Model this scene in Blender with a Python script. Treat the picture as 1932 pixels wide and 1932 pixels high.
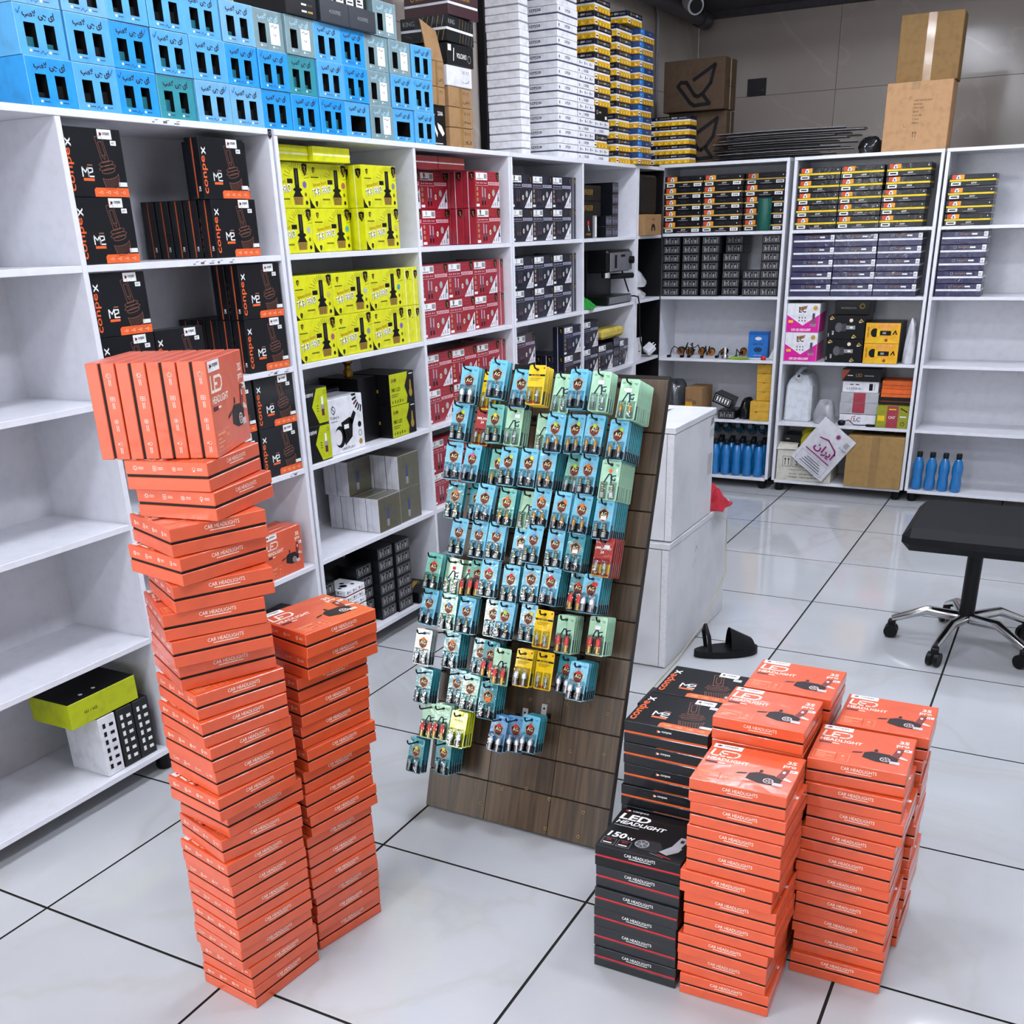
import bpy, math, random
from mathutils import Vector, Matrix
random.seed(7)
for o in list(bpy.data.objects): bpy.data.objects.remove(o)
SC = bpy.context.scene; COL = SC.collection
R = math.radians

# ---------------------------------------------------------------- camera
cam = bpy.data.cameras.new('camera'); camo = bpy.data.objects.new('camera', cam); COL.objects.link(camo)
CR = ((0.884177, 0.466308, -0.028169), (0.164912, -0.368412, -0.914921), (-0.437013, 0.804306, -0.402640))
cam.sensor_width = 36; cam.sensor_height = 36; cam.sensor_fit = 'HORIZONTAL'
FPX, CX, CY = 1927.894, 968.579, 1280.949
cam.lens = FPX*36/1932
cam.shift_x = (966-CX)/1932; cam.shift_y = (CY-966)/1932
cam.clip_start = .05; cam.clip_end = 60
m3 = Matrix((CR[0], [-c for c in CR[1]], [-c for c in CR[2]])).transposed()
camo.matrix_world = Matrix.Translation((0, 0, 1.515)) @ m3.to_4x4()
SC.camera = camo

# ---------------------------------------------------------------- world, light, exposure
w = bpy.data.worlds.new('world'); SC.world = w; w.use_nodes = True
w.node_tree.nodes['Background'].inputs[0].default_value = (.75, .82, 1, 1)
w.node_tree.nodes['Background'].inputs[1].default_value = .25
LAMP_STRENGTH = 66.0      # ceiling LED panels
SHOP_FRONT_POWER = 90.0  # daylight through the glazed shop front behind the photographer
sf = bpy.data.lights.new('shop_front_daylight', 'AREA'); sf.shape = 'RECTANGLE'; sf.size = 6.3; sf.size_y = 2.0
sf.energy = SHOP_FRONT_POWER; sf.color = (.92, .96, 1)
sfo = bpy.data.objects.new('shop_front_daylight', sf); COL.objects.link(sfo)
sfo.location = (-1.7, -2.94, 1.35); sfo.rotation_euler = (R(90), 0, 0)
# added light, high left of the shop front, for glare on the cards
sp = bpy.data.lights.new('card_glare_light', 'AREA'); sp.shape = 'RECTANGLE'; sp.size = 1.7; sp.size_y = .85; sp.energy = 85; sp.color = (1, .98, .95)
spo = bpy.data.objects.new('card_glare_light', sp); COL.objects.link(spo); spo.location = (-3.7, -2.93, 1.92); spo.rotation_euler = (R(90), 0, 0)
vs = SC.view_settings
vs.view_transform = 'Standard'; vs.look = 'None'; vs.gamma = 1; vs.use_curve_mapping = False
vs.exposure = 0.12
cy = SC.cycles   # light paths kept short: a bright white room converges quickly
cy.max_bounces = 5; cy.diffuse_bounces = 2; cy.glossy_bounces = 2; cy.transmission_bounces = 4; cy.transparent_max_bounces = 8
cy.caustics_reflective = False; cy.caustics_refractive = False
cy.use_adaptive_sampling = True; cy.adaptive_threshold = .04
# ---------------------------------------------------------------- materials
def lin(h):
    h = h.lstrip('#'); o = []
    for i in (0, 2, 4):
        c = int(h[i:i+2], 16)/255
        o.append(c/12.92 if c <= .04045 else ((c+.055)/1.055)**2.4)
    return (*o, 1)
_M = {}
def mat(name, col='#808080', rough=.5, metal=0., coat=0., bump=0., bs=60., var=.06, vs_=30., trans=0., emit=0., ior=1.45, alpha=1., cr=.08):
    if name in _M: return _M[name]
    m = bpy.data.materials.new(name); m.use_nodes = True; nt = m.node_tree; N = nt.nodes; Lk = nt.links
    b = N['Principled BSDF']; c = lin(col)
    b.inputs['Base Color'].default_value = c; b.inputs['Roughness'].default_value = rough; b.inputs['Metallic'].default_value = metal
    b.inputs['Coat Weight'].default_value = coat; b.inputs['Coat Roughness'].default_value = cr
    b.inputs['Transmission Weight'].default_value = trans; b.inputs['IOR'].default_value = ior; b.inputs['Alpha'].default_value = alpha
    if max(c[:3]) < .03: b.inputs['Specular IOR Level'].default_value = .28; b.inputs['Coat Weight'].default_value = coat*.55
    tc = N.new('ShaderNodeTexCoord')
    if emit:
        b.inputs['Emission Color'].default_value = c; b.inputs['Emission Strength'].default_value = emit
    elif var:
        n = N.new('ShaderNodeTexNoise'); n.inputs['Scale'].default_value = vs_; n.inputs['Detail'].default_value = 2
        Lk.new(tc.outputs['Object'], n.inputs['Vector'])
        x = N.new('ShaderNodeMix'); x.data_type = 'RGBA'; x.inputs[6].default_value = c
        x.inputs[7].default_value = (c[0]*(1-4*var), c[1]*(1-4*var), c[2]*(1-4*var), 1)
        mr = N.new('ShaderNodeMapRange'); mr.inputs[1].default_value = .45; mr.inputs[2].default_value = .8
        mr.inputs[3].default_value = 0; mr.inputs[4].default_value = .9
        Lk.new(n.outputs[0], mr.inputs[0]); Lk.new(mr.outputs[0], x.inputs[0]); Lk.new(x.outputs[2], b.inputs['Base Color'])
    if bump:
        n = N.new('ShaderNodeTexNoise'); n.inputs['Scale'].default_value = bs; n.inputs['Detail'].default_value = 2; n.inputs['Distortion'].default_value = 1.2
        oi = N.new('ShaderNodeObjectInfo'); ad = N.new('ShaderNodeVectorMath'); ad.operation = 'ADD'
        Lk.new(tc.outputs['Object'], ad.inputs[0]); Lk.new(oi.outputs['Location'], ad.inputs[1]); Lk.new(ad.outputs[0], n.inputs['Vector'])
        bp = N.new('ShaderNodeBump'); bp.inputs['Strength'].default_value = bump; bp.inputs['Distance'].default_value = .004
        Lk.new(n.outputs[0], bp.inputs['Height'])
        Lk.new(bp.outputs[0], b.inputs['Coat Normal'] if coat else b.inputs['Normal'])
    _M[name] = m; return m
def clear(name, tint='#ffffff', rough=.08, mixv=.12, strength=1.):
    """thin clear plastic: see-through with a gloss"""
    if name in _M: return _M[name]
    m = bpy.data.materials.new(name); m.use_nodes = True; nt = m.node_tree; N = nt.nodes; Lk = nt.links
    N.remove(N['Principled BSDF']); out = N['Material Output']
    t = N.new('ShaderNodeBsdfTransparent'); t.inputs[0].default_value = lin(tint)
    g = N.new('ShaderNodeBsdfGlossy'); g.inputs['Roughness'].default_value = rough
    fr = N.new('ShaderNodeFresnel'); fr.inputs[0].default_value = 1.45
    ad = N.new('ShaderNodeMath'); ad.operation = 'ADD'; ad.inputs[1].default_value = mixv; ad.use_clamp = True
    n = N.new('ShaderNodeTexNoise'); n.inputs['Scale'].default_value = 45; tc = N.new('ShaderNodeTexCoord'); Lk.new(tc.outputs['Object'], n.inputs['Vector'])
    bp = N.new('ShaderNodeBump'); bp.inputs['Strength'].default_value = .9; bp.inputs['Distance'].default_value = .006; Lk.new(n.outputs[0], bp.inputs['Height'])
    Lk.new(bp.outputs[0], g.inputs['Normal'])
    mx = N.new('ShaderNodeMixShader'); Lk.new(fr.outputs[0], ad.inputs[0]); Lk.new(ad.outputs[0], mx.inputs[0])
    Lk.new(t.outputs[0], mx.inputs[1]); Lk.new(g.outputs[0], mx.inputs[2]); Lk.new(mx.outputs[0], out.inputs[0])
    _M[name] = m; return m
def marble(name, base, vein, rough, scale=1.2, veinw=.03, spread=0.):
    m = bpy.data.materials.new(name); m.use_nodes = True; nt = m.node_tree; N = nt.nodes; Lk = nt.links; b = N['Principled BSDF']
    g = N.new('ShaderNodeNewGeometry'); oi = N.new('ShaderNodeObjectInfo'); mu = N.new('ShaderNodeMath'); mu.operation = 'MULTIPLY'; mu.inputs[1].default_value = 37
    Lk.new(oi.outputs['Random'], mu.inputs[0]); ad = N.new('ShaderNodeVectorMath'); ad.operation = 'ADD'
    Lk.new(g.outputs['Position'], ad.inputs[0]); Lk.new(mu.outputs[0], ad.inputs[1])
    n1 = N.new('ShaderNodeTexNoise'); n1.inputs['Scale'].default_value = scale; n1.inputs['Detail'].default_value = 7; n1.inputs['Distortion'].default_value = 1.6
    n2 = N.new('ShaderNodeTexNoise'); n2.inputs['Scale'].default_value = scale*2.3; n2.inputs['Detail'].default_value = 6; n2.inputs['Roughness'].default_value = .65
    Lk.new(ad.outputs[0], n1.inputs['Vector']); Lk.new(ad.outputs[0], n2.inputs['Vector'])
    su = N.new('ShaderNodeMath'); su.operation = 'SUBTRACT'; su.inputs[1].default_value = .5; Lk.new(n1.outputs[0], su.inputs[0])
    ab = N.new('ShaderNodeMath'); ab.operation = 'ABSOLUTE'; Lk.new(su.outputs[0], ab.inputs[0])
    mr = N.new('ShaderNodeMapRange'); mr.inputs[1].default_value = 0; mr.inputs[2].default_value = veinw; mr.inputs[3].default_value = .55; mr.inputs[4].default_value = 0
    Lk.new(ab.outputs[0], mr.inputs[0])
    c = lin(base); x1 = N.new('ShaderNodeMix'); x1.data_type = 'RGBA'; x1.inputs[6].default_value = c; x1.inputs[7].default_value = tuple(v*.78 for v in c[:3])+(1,)
    Lk.new(n2.outputs[0], x1.inputs[0])
    x2 = N.new('ShaderNodeMix'); x2.data_type = 'RGBA'; x2.inputs[7].default_value = lin(vein)
    Lk.new(mr.outputs[0], x2.inputs[0]); Lk.new(x1.outputs[2], x2.inputs[6]); Lk.new(x2.outputs[2], b.inputs['Base Color'])
    r = N.new('ShaderNodeMapRange'); r.inputs[3].default_value = rough; r.inputs[4].default_value = rough+.09; Lk.new(n2.outputs[0], r.inputs[0]); Lk.new(r.outputs[0], b.inputs['Roughness'])
    _M[name] = m; return m
def wood(name, c0, c1, axis='Z', rough=.4):
    m = bpy.data.materials.new(name); m.use_nodes = True; nt = m.node_tree; N = nt.nodes; Lk = nt.links; b = N['Principled BSDF']
    tc = N.new('ShaderNodeTexCoord'); mp = N.new('ShaderNodeMapping'); mp.inputs['Scale'].default_value = (60, 60, 3.5) if axis == 'Z' else (3.5, 60, 60)
    n = N.new('ShaderNodeTexNoise'); n.inputs['Scale'].default_value = 1; n.inputs['Detail'].default_value = 8; n.inputs['Distortion'].default_value = .6
    oi = N.new('ShaderNodeObjectInfo'); ad = N.new('ShaderNodeVectorMath'); ad.operation = 'ADD'
    Lk.new(tc.outputs['Object'], ad.inputs[0]); Lk.new(oi.outputs['Random'], ad.inputs[1])
    Lk.new(ad.outputs[0], mp.inputs[0]); Lk.new(mp.outputs[0], n.inputs['Vector'])
    cr = N.new('ShaderNodeValToRGB'); cr.color_ramp.elements[0].position = .35; cr.color_ramp.elements[1].position = .7
    cr.color_ramp.elements[0].color = lin(c0); cr.color_ramp.elements[1].color = lin(c1)
    Lk.new(n.outputs[0], cr.inputs[0]); Lk.new(cr.outputs[0], b.inputs['Base Color']); b.inputs['Roughness'].default_value = rough
    _M[name] = m; return m

# ---------------------------------------------------------------- mesh building
_T = {}
def text_geo(s, bold=0.):
    k = (s, bold)
    if k in _T: return _T[k]
    cu = bpy.data.curves.new('lettering', 'FONT'); cu.body = s; cu.resolution_u = 2; cu.offset = bold
    ob = bpy.data.objects.new('lettering', cu); me = ob.to_mesh()
    v = [(p.co.x, p.co.y) for p in me.vertices]; f = [tuple(p.vertices) for p in me.polygons]
    ob.to_mesh_clear(); bpy.data.objects.remove(ob); bpy.data.curves.remove(cu)
    if not v: v = [(0, 0), (1, 0), (1, 1)]; f = [(0, 1, 2)]
    x0 = min(p[0] for p in v); y0 = min(p[1] for p in v); x1 = max(p[0] for p in v); y1 = max(p[1] for p in v)
    _T[k] = ([(x-x0, y-y0) for x, y in v], f, x1-x0 or 1, y1-y0 or 1); return _T[k]
class Face:
    """2-D drawing surface on a side of a mesh: u to the right, v up"""
    def __init__(s, mb, o, U, V, e=.0004):
        s.mb, s.o, s.U, s.V = mb, Vector(o), Vector(U), Vector(V); s.n = s.U.cross(s.V).normalized(); s.e = e; s.k = 0
    def p(s, u, v, l=0): return tuple(s.o+s.U*u+s.V*v+s.n*(s.e*(1+l)))
    def poly(s, pts, m, l=0):
        a = sum(pts[i][0]*pts[(i+1) % len(pts)][1]-pts[(i+1) % len(pts)][0]*pts[i][1] for i in range(len(pts)))
        if a < 0: pts = pts[::-1]
        s.mb.add([s.p(u, v, l) for u, v in pts], [tuple(range(len(pts)))], m)
    def rect(s, u0, v0, u1, v1, m, l=0): s.poly([(u0, v0), (u1, v0), (u1, v1), (u0, v1)], m, l)
    def circ(s, u, v, r, m, l=0, n=14, sy=1): s.poly([(u+r*math.cos(6.2832*i/n), v+sy*r*math.sin(6.2832*i/n)) for i in range(n)], m, l)
    def line(s, pts, w, m, l=0, close=False):
        if close: pts = list(pts)+[pts[0]]
        for a, b in zip(pts, pts[1:]):
            dx, dy = b[0]-a[0], b[1]-a[1]; d = math.hypot(dx, dy) or 1; nx, ny = -dy/d*w/2, dx/d*w/2; ex, ey = dx/d*w*.3, dy/d*w*.3
            s.poly([(a[0]+nx-ex, a[1]+ny-ey), (a[0]-nx-ex, a[1]-ny-ey), (b[0]-nx+ex, b[1]-ny+ey), (b[0]+nx+ex, b[1]+ny+ey)], m, l)
    def ring(s, u, v, r, w, m, l=0, n=14, sy=1): s.line([(u+r*math.cos(6.2832*i/n), v+sy*r*math.sin(6.2832*i/n)) for i in range(n)], w, m, l, True)
    def frame(s, u0, v0, u1, v1, w, m, l=0): s.line([(u0, v0), (u1, v0), (u1, v1), (u0, v1)], w, m, l, True)
    def text(s, t, u, v, h, m, w=None, rot=0, bold=.012, l=0, shear=0.):
        vs, fs, bw, bh = text_geo(t, bold); sy = h/bh; sx = (w/bw) if w else sy
        c, sn = math.cos(R(rot)), math.sin(R(rot)); out = []
        for x, y in vs:
            y *= sy; x = x*sx+shear*y; out.append(s.p(u+x*c-y*sn, v+x*sn+y*c, l))
        s.mb.add(out, fs, m)
class MB:
    def __init__(s): s.v = []; s.f = []; s.mi = []; s.mats = []; s.sm = []
    def add(s, vs, fs, m, smooth=False):
        b = len(s.v); s.v += [tuple(p) for p in vs]
        if m not in s.mats: s.mats.append(m)
        i = s.mats.index(m)
        for f in fs: s.f.append(tuple(b+k for k in f)); s.mi.append(i); s.sm.append(smooth)
    def box(s, x0, x1, y0, y1, z0, z1, m, top=None, front=None):
        v = [(x0, y0, z0), (x1, y0, z0), (x1, y1, z0), (x0, y1, z0), (x0, y0, z1), (x1, y0, z1), (x1, y1, z1), (x0, y1, z1)]
        s.add(v, [(0, 3, 2, 1), (4, 5, 6, 7), (0, 1, 5, 4), (1, 2, 6, 5), (2, 3, 7, 6), (3, 0, 4, 7)], m)
        if top: s.mi[-5] = s._m(top)
        if front: s.mi[-4] = s._m(front)
    def _m(s, m):
        if m not in s.mats: s.mats.append(m)
        return s.mats.index(m)
    def cbox(s, x0, x1, y0, y1, z0, z1, m, c=.0015):
        """box with chamfered edges"""
        X = (x0, x1); Y = (y0, y1); Z = (z0, z1); v = []; ix = {}
        for i in (0, 1):
            for j in (0, 1):
                for k in (0, 1):
                    dx, dy, dz = (c, -c)[i], (c, -c)[j], (c, -c)[k]
                    for a in range(3):
                        ix[i, j, k, a] = len(v); v.append((X[i]+(dx if a != 0 else 0), Y[j]+(dy if a != 1 else 0), Z[k]+(dz if a != 2 else 0)))
        f = []
        for i in (0, 1):
            q = [ix[i, 0, 0, 0], ix[i, 1, 0, 0], ix[i, 1, 1, 0], ix[i, 0, 1, 0]]; f.append(q if i else q[::-1])
            q = [ix[0, i, 0, 1], ix[0, i, 1, 1], ix[1, i, 1, 1], ix[1, i, 0, 1]]; f.append(q if i else q[::-1])
            q = [ix[0, 0, i, 2], ix[1, 0, i, 2], ix[1, 1, i, 2], ix[0, 1, i, 2]]; f.append(q if i else q[::-1])
        for i in (0, 1):
            for j in (0, 1):
                q = [ix[i, j, 0, 0], ix[i, j, 0, 1], ix[i, j, 1, 1], ix[i, j, 1, 0]]; f.append(q[::-1] if i == j else q)
                q = [ix[i, 0, j, 0], ix[i, 0, j, 2], ix[i, 1, j, 2], ix[i, 1, j, 0]]; f.append(q if i == j else q[::-1])
                q = [ix[0, i, j, 1], ix[0, i, j, 2], ix[1, i, j, 2], ix[1, i, j, 1]]; f.append(q[::-1] if i == j else q)
                for k in (0, 1):
                    q = [ix[i, j, k, 0], ix[i, j, k, 1], ix[i, j, k, 2]]; f.append(q if (i+j+k) % 2 else q[::-1])
        s.add(v, f, m)
    def tile(s, x0, x1, y0, y1, z0, z1, m, side, c=.0012):
        v = [(x0+c, y0+c, z1), (x1-c, y0+c, z1), (x1-c, y1-c, z1), (x0+c, y1-c, z1), (x0, y0, z1-c), (x1, y0, z1-c), (x1, y1, z1-c), (x0, y1, z1-c), (x0, y0, z0), (x1, y0, z0), (x1, y1, z0), (x0, y1, z0)]
        s.add(v, [(0, 1, 2, 3)]+[(4+i, 4+(i+1) % 4, (i+1) % 4, i) for i in range(4)], m); s.add(v, [(8+i, 8+(i+1) % 4, 4+(i+1) % 4, 4+i) for i in range(4)], side)
    def tube(s, pts, r, m, n=8, cap=True, r2=None):
        P = [Vector(p) for p in pts]; vs = []; fs = []; up = None
        for i, p in enumerate(P):
            t = (P[min(i+1, len(P)-1)]-P[max(i-1, 0)]).normalized()
            if up is None: up = t.orthogonal().normalized()
            else: up = (up-t*up.dot(t)).normalized()
            b = t.cross(up); rr = r[i] if isinstance(r, (list, tuple)) else r
            for k in range(n):
                a = 6.2832*k/n; vs.append(p+up*(rr*math.cos(a))+b*(rr*math.sin(a)))
        for i in range(len(P)-1):
            for k in range(n): fs.append((i*n+k, i*n+(k+1) % n, (i+1)*n+(k+1) % n, (i+1)*n+k))
        s.add(vs, fs, m, True)
        if cap: s.add(vs[:n], [tuple(range(n))[::-1]], m); s.add(vs[-n:], [tuple(range(n))], m)
    def lathe(s, prof, m, n=16, c=(0, 0), smooth=True):
        vs = []; fs = []
        for r, z in prof:
            for k in range(n):
                a = 6.2832*k/n; vs.append((c[0]+r*math.cos(a), c[1]+r*math.sin(a), z))
        for i in range(len(prof)-1):
            for k in range(n): fs.append((i*n+k, i*n+(k+1) % n, (i+1)*n+(k+1) % n, (i+1)*n+k))
        s.add(vs, fs, m, smooth)
        s.add(vs[:n], [tuple(range(n))[::-1]], m); s.add(vs[-n:], [tuple(range(n))], m)
    def grid(s, fn, nu, nv, m, smooth=True):
        vs = [fn(i/nu, j/nv) for j in range(nv+1) for i in range(nu+1)]
        s.add(vs, [(j*(nu+1)+i, j*(nu+1)+i+1, (j+1)*(nu+1)+i+1, (j+1)*(nu+1)+i) for j in range(nv) for i in range(nu)], m, smooth)
    # drawing faces of an axis-aligned box x:0..w y:0..d z:0..h
    def front(s, y=0): return Face(s, (0, y, 0), (1, 0, 0), (0, 0, 1))
    def left(s, d, x=0): return Face(s, (x, d, 0), (0, -1, 0), (0, 0, 1))
    def right(s, w, y=0): return Face(s, (w, y, 0), (0, 1, 0), (0, 0, 1))
    def top(s, h): return Face(s, (0, 0, h), (1, 0, 0), (0, 1, 0))
    def mesh(s, name):
        me = bpy.data.meshes.new(name); me.from_pydata(s.v, [], s.f)
        for m in s.mats: me.materials.append(m)
        me.polygons.foreach_set('material_index', s.mi); me.polygons.foreach_set('use_smooth', s.sm); me.update(); return me
def link(o, parent=None):
    COL.objects.link(o)
    if parent: o.parent = parent
    return o
def obj(name, me, parent=None, M=None):
    if isinstance(me, MB): me = me.mesh(name)
    o = link(bpy.data.objects.new(name, me), parent)
    if M is not None: o.matrix_basis = M
    return o
def tag(o, label=None, cat=None, group=None, kind=None):
    if label: o['label'] = label
    if cat: o['category'] = cat
    if group: o['group'] = group
    if kind: o['kind'] = kind
    return o
def TR(x, y, z, rz=0, rx=0, ry=0):
    return Matrix.Translation((x, y, z)) @ Matrix.Rotation(R(rz), 4, 'Z') @ Matrix.Rotation(R(ry), 4, 'Y') @ Matrix.Rotation(R(rx), 4, 'X')
def thing(name, label, cat, M, group=None):
    o = link(bpy.data.objects.new(name, None)); o.empty_display_size = .02; o.matrix_basis = M; return tag(o, label, cat, group)
def inst(proto, name, label, cat, M, group=None):
    """proto: [(part name, mesh, [(sub-part name, mesh)])...]; one entry named None = the thing is that mesh"""
    if len(proto) == 1 and proto[0][0] is None: return tag(obj(name, proto[0][1], None, M), label, cat, group)
    t = thing(name, label, cat, M, group)
    for p in proto:
        q = obj(p[0], p[1], t)
        for sub in (p[2] if len(p) > 2 else ()): obj(sub[0], sub[1], q)
    return t
def struct(name, mb, parent=None, M=None):
    o = obj(name, mb, parent, M)
    if not parent: o['kind'] = 'structure'
    return o
O = ['zeroth', 'first', 'second', 'third', 'fourth', 'fifth', 'sixth', 'seventh', 'eighth', 'ninth', 'tenth', 'eleventh', 'twelfth', 'thirteenth', 'fourteenth', 'fifteenth',
     'sixteenth', 'seventeenth', 'eighteenth', 'nineteenth', 'twentieth', 'twenty-first', 'twenty-second', 'twenty-third', 'twenty-fourth']
def jit(a): return random.uniform(-a, a)
# common materials
WHITE = mat('white_print', '#f4f4f2', .5); BLACK = mat('black_print', '#0d0d10', .45); GOLD = mat('gold_print', '#c9a445', .35, .5)
GREYP = mat('grey_print', '#9a9a9c', .5); ORANGEP = mat('orange_print', '#f0662c', .45); REDP = mat('red_print', '#c8202c', .45); TAN = mat('copper_line_print', '#94604a', .5)
DIM = mat('dim_print', '#3a3a40', .5); NAVYP = mat('navy_print', '#10203c', .5); BLUEP = mat('blue_ink', '#0b5fa8', .5); YELP = mat('yellow_print', '#f2c81e', .45)
KRAFT = mat('kraft_cardboard', '#a07b52', .8, bump=.15, bs=120); KRAFT_D = mat('dark_kraft_cardboard', '#4e3c2b', .75, bump=.2, bs=60)
TAPE = mat('brown_packing_tape', '#9a7648', .2, coat=.6); DARKG = mat('dark_opening', '#0b0b0c', .8)
LAM = mat('white_laminate_board', '#e6e6ed', .28, var=.02); LAM_E = mat('white_edge_band', '#dddde2', .35, var=.04, vs_=80)
BLKPL = mat('black_plastic', '#121214', .38); CHROME = mat('chrome', '#d0d0d0', .15, 1.)
# ---------------------------------------------------------------- room
XL, XR, YN, YF, ZC = -2.62, 2.35, -3.0, 7.72, 2.95
XW, YJ = -5.2, .9        # unseen front part, widened so its glazing reflects in the hanging cards
grout = mat('dark_grout', '#2f2c28', .9, var=.15, vs_=25)
tile_m = marble('polished_white_floor_tile', '#c4c6c9', '#b3b2af', .03, .8, .03)
wall_m = marble('beige_marble_wall_tile', '#cbbfb5', '#d2c7bd', .1, 1.0, .02)
paint = mat('white_ceiling_paint', '#c4c4c6', .8, var=.02); darkpaint = mat('dark_grey_soffit_paint', '#56535a', .7)
mb = MB(); mb.box(XW-.1, XR+.1, YN-.1, YF+.1, -.06, -.004, grout); floor = struct('floor', mb)
TS, GX, GY = .6, -.847-.6*8, 3.697-.6*12
tm = MB(); tm.tile(.0034, TS-.0034, .0034, TS-.0034, -.012, 0, tile_m, grout, .0006); tm = tm.mesh('floor_tile')
for i in range(14):
    for j in range(20):
        x, y = GX+i*TS, GY+j*TS
        if x+TS < (XL if y > YJ else XW) or x > XR or y+TS < YN or y > YF: continue
        obj('floor_tile', tm, floor, TR(x, y, 0))
def wall(name, o, U, length, tw, th, off, zt, lo=0., zoff=0.):
    """a wall of big tiles: o = start, U = direction, inner face towards U x z turned right"""
    b = MB(); Uv = Vector(U); Nn = Uv.cross(Vector((0, 0, 1)))     # Nn points out of the room to the back of the tiles
    M = Matrix((( U[0], Nn[0]*-1, 0, o[0]), (U[1], -Nn[1], 0, o[1]), (0, 0, 1, 0), (0, 0, 0, 1)))
    b.box(0, length, .012, .12, 0, zt, grout); wo = struct(name, b, None, M)
    meshes = {}
    z = -zoff
    while z < zt:
        x = -off
        while x < length:
            x0, x1, z0, z1 = max(x, 0), min(x+tw, length), max(z, 0), min(z+th, zt)
            if x1-x0 > .02 and z1-z0 > .02 and z1 > lo:
                k = (round(x1-x0, 3), round(z1-z0, 3))
                if k not in meshes:
                    t = MB(); t.cbox(.001, k[0]-.001, 0, .012, .001, k[1]-.001, wall_m, .0006); meshes[k] = t.mesh('wall_tile')
                obj('wall_tile', meshes[k], wo, TR(x0, 0, z0))
            x += tw
        z += th
    return wo
# inner faces: left wall looks +X, back wall looks -Y
wall('wall_left', (XL, YJ, 0), (0, 1, 0), YF-YJ, 1.2, .6, .5, ZC, zoff=.114)
wall('wall_back', (XL, YF, 0), (1, 0, 0), XR-XL, 1.2, .6, .262, ZC, zoff=.114)
plaster = mat('white_wall_paint', '#dfe0e2', .7, var=.03, vs_=4)
b = MB(); b.box(XR, XR+.1, YN, YF, 0, ZC, plaster); struct('wall_right', b)
b = MB(); b.box(XW-.1, XW, YN, YJ+.1, 0, ZC, plaster); struct('wall_far_left', b)
b = MB(); b.box(XW, XL-.12, YJ, YJ+.1, 0, ZC, plaster); struct('wall_return', b)
for k in range(5):
    b = MB(); b.box(-4.95+1.3*k, -4.95+1.3*(k+1), YN-.06, YN-.05, .28, 2.42, clear('window_glass', '#f4faff', .02, .02)); struct('window_%d' % (k+1), b)
# glazed shop front: piers, lintel and panes behind the photographer
b = MB(); b.box(XW, -4.95, YN-.1, YN, 0, ZC, plaster); b.box(1.55, XR, YN-.1, YN, 0, ZC, plaster); b.box(-4.95, 1.55, YN-.1, YN, 2.42, ZC, plaster); b.box(-4.95, 1.55, YN-.1, YN, 0, .28, plaster)
struct('wall_front', b)
b = MB(); b.box(XW, XR, YN, YF, ZC, ZC+.1, paint); struct('ceiling', b)
b = MB(); b.box(XL, XR, 5.95, YF, 2.79, ZC, darkpaint); b.box(XL, XR, YF-.06, YF, 2.755, 2.79, darkpaint); struct('trim_1', b)
b = MB(); b.box(XL, XL+.035, 4.67, 4.725, 1.2, 2.95, mat('black_strip', '#17161a', .5)); struct('trim_2', b)
# ceiling LED panels
lampm = mat('led_panel_light', '#eef3ff', emit=LAMP_STRENGTH); frm = mat('lamp_frame_white', '#dcdcdc', .4)
lf = MB(); lf.box(-.165, .165, -.165, .165, -.025, 0, frm); lf = lf.mesh('lamp_frame')
ld = MB(); ld.box(-.15, .15, -.15, .15, -.032, -.0255, lampm); ld = ld.mesh('lamp_diffuser')
for i, x in enumerate((-1.3, -.05)):
    for j, y in enumerate((-1.4, .5, 2.2, 3.7, 5.1)):
        t = thing('ceiling_lamp', 'square white LED ceiling panel above the frame, %s row, %s from the left wall' % (O[j+1], O[i+1]), 'lamp', TR(x, y, ZC), 'LED ceiling panels')
        obj('lamp_frame', lf, t); obj('lamp_diffuser', ld, t)
# pipe, camera, conduit
pm = mat('dark_grey_pipe_paint', '#4b484d', .45)
b = MB(); b.tube([(-2.50, 4.4, 2.72), (-2.50, 7.45, 2.72)], .045, pm, 14); b.tube([(-2.50, 6.3, 2.72), (-2.50, 6.36, 2.72)], .05, pm, 14); b.tube([(-2.50, 7.36, 2.72), (-2.50, 7.50, 2.72)], .055, pm, 14)
tag(obj('ceiling_pipe', b), 'dark grey pipe running under the ceiling into the back corner', 'pipe')
t = thing('security_camera', 'white security camera hanging beside the dark pipe at the ceiling', 'camera', TR(-2.30, 6.62, 2.745))
wp = mat('camera_white_plastic', '#b9b7ba', .35)
b = MB(); b.lathe([(.05, .0445), (.05, .03), (.022, .025), (.022, 0), (.03, -.015), (.02, -.03), (.02, -.05)], wp, 16); obj('mount', b, t)
b = MB(); b.tube([(-.03, .05, -.05), (.0, 0, -.065), (.055, -.075, -.10)], [.042, .047, .047], wp, 16); q = obj('housing', b, t)
b = MB(); b.tube([(.0555, -.0755, -.1003), (.060, -.082, -.1035)], .036, BLKPL, 16); obj('lens', b, q)
b = MB(); cgm = mat('grey_conduit', '#8f8f95', .4)
pts = [(-2.60, 6.89, 1.0), (-2.60, 6.89, 2.66)]+[(-2.60, 6.89-.08*(1-math.cos(a)), 2.66+.08*math.sin(a)) for a in (.4, .8, 1.2, 1.57)]+[(-2.60, 5.3, 2.74)]
b.tube(pts, .011, cgm, 8); tag(obj('conduit', b), 'thin grey cable conduit bent along the wall behind the yellow stack', 'conduit')
b = MB(); b.box(0, .125, -.012, 0, 0, .10, mat('dark_wall_plate', '#35333a', .5)); b.front(-.012).circ(.105, .03, .003, GREYP)
tag(obj('wall_plate', b, None, TR(-2.262, YF, 2.288)), 'dark square cover plate on the beige back wall', 'plate')
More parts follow.
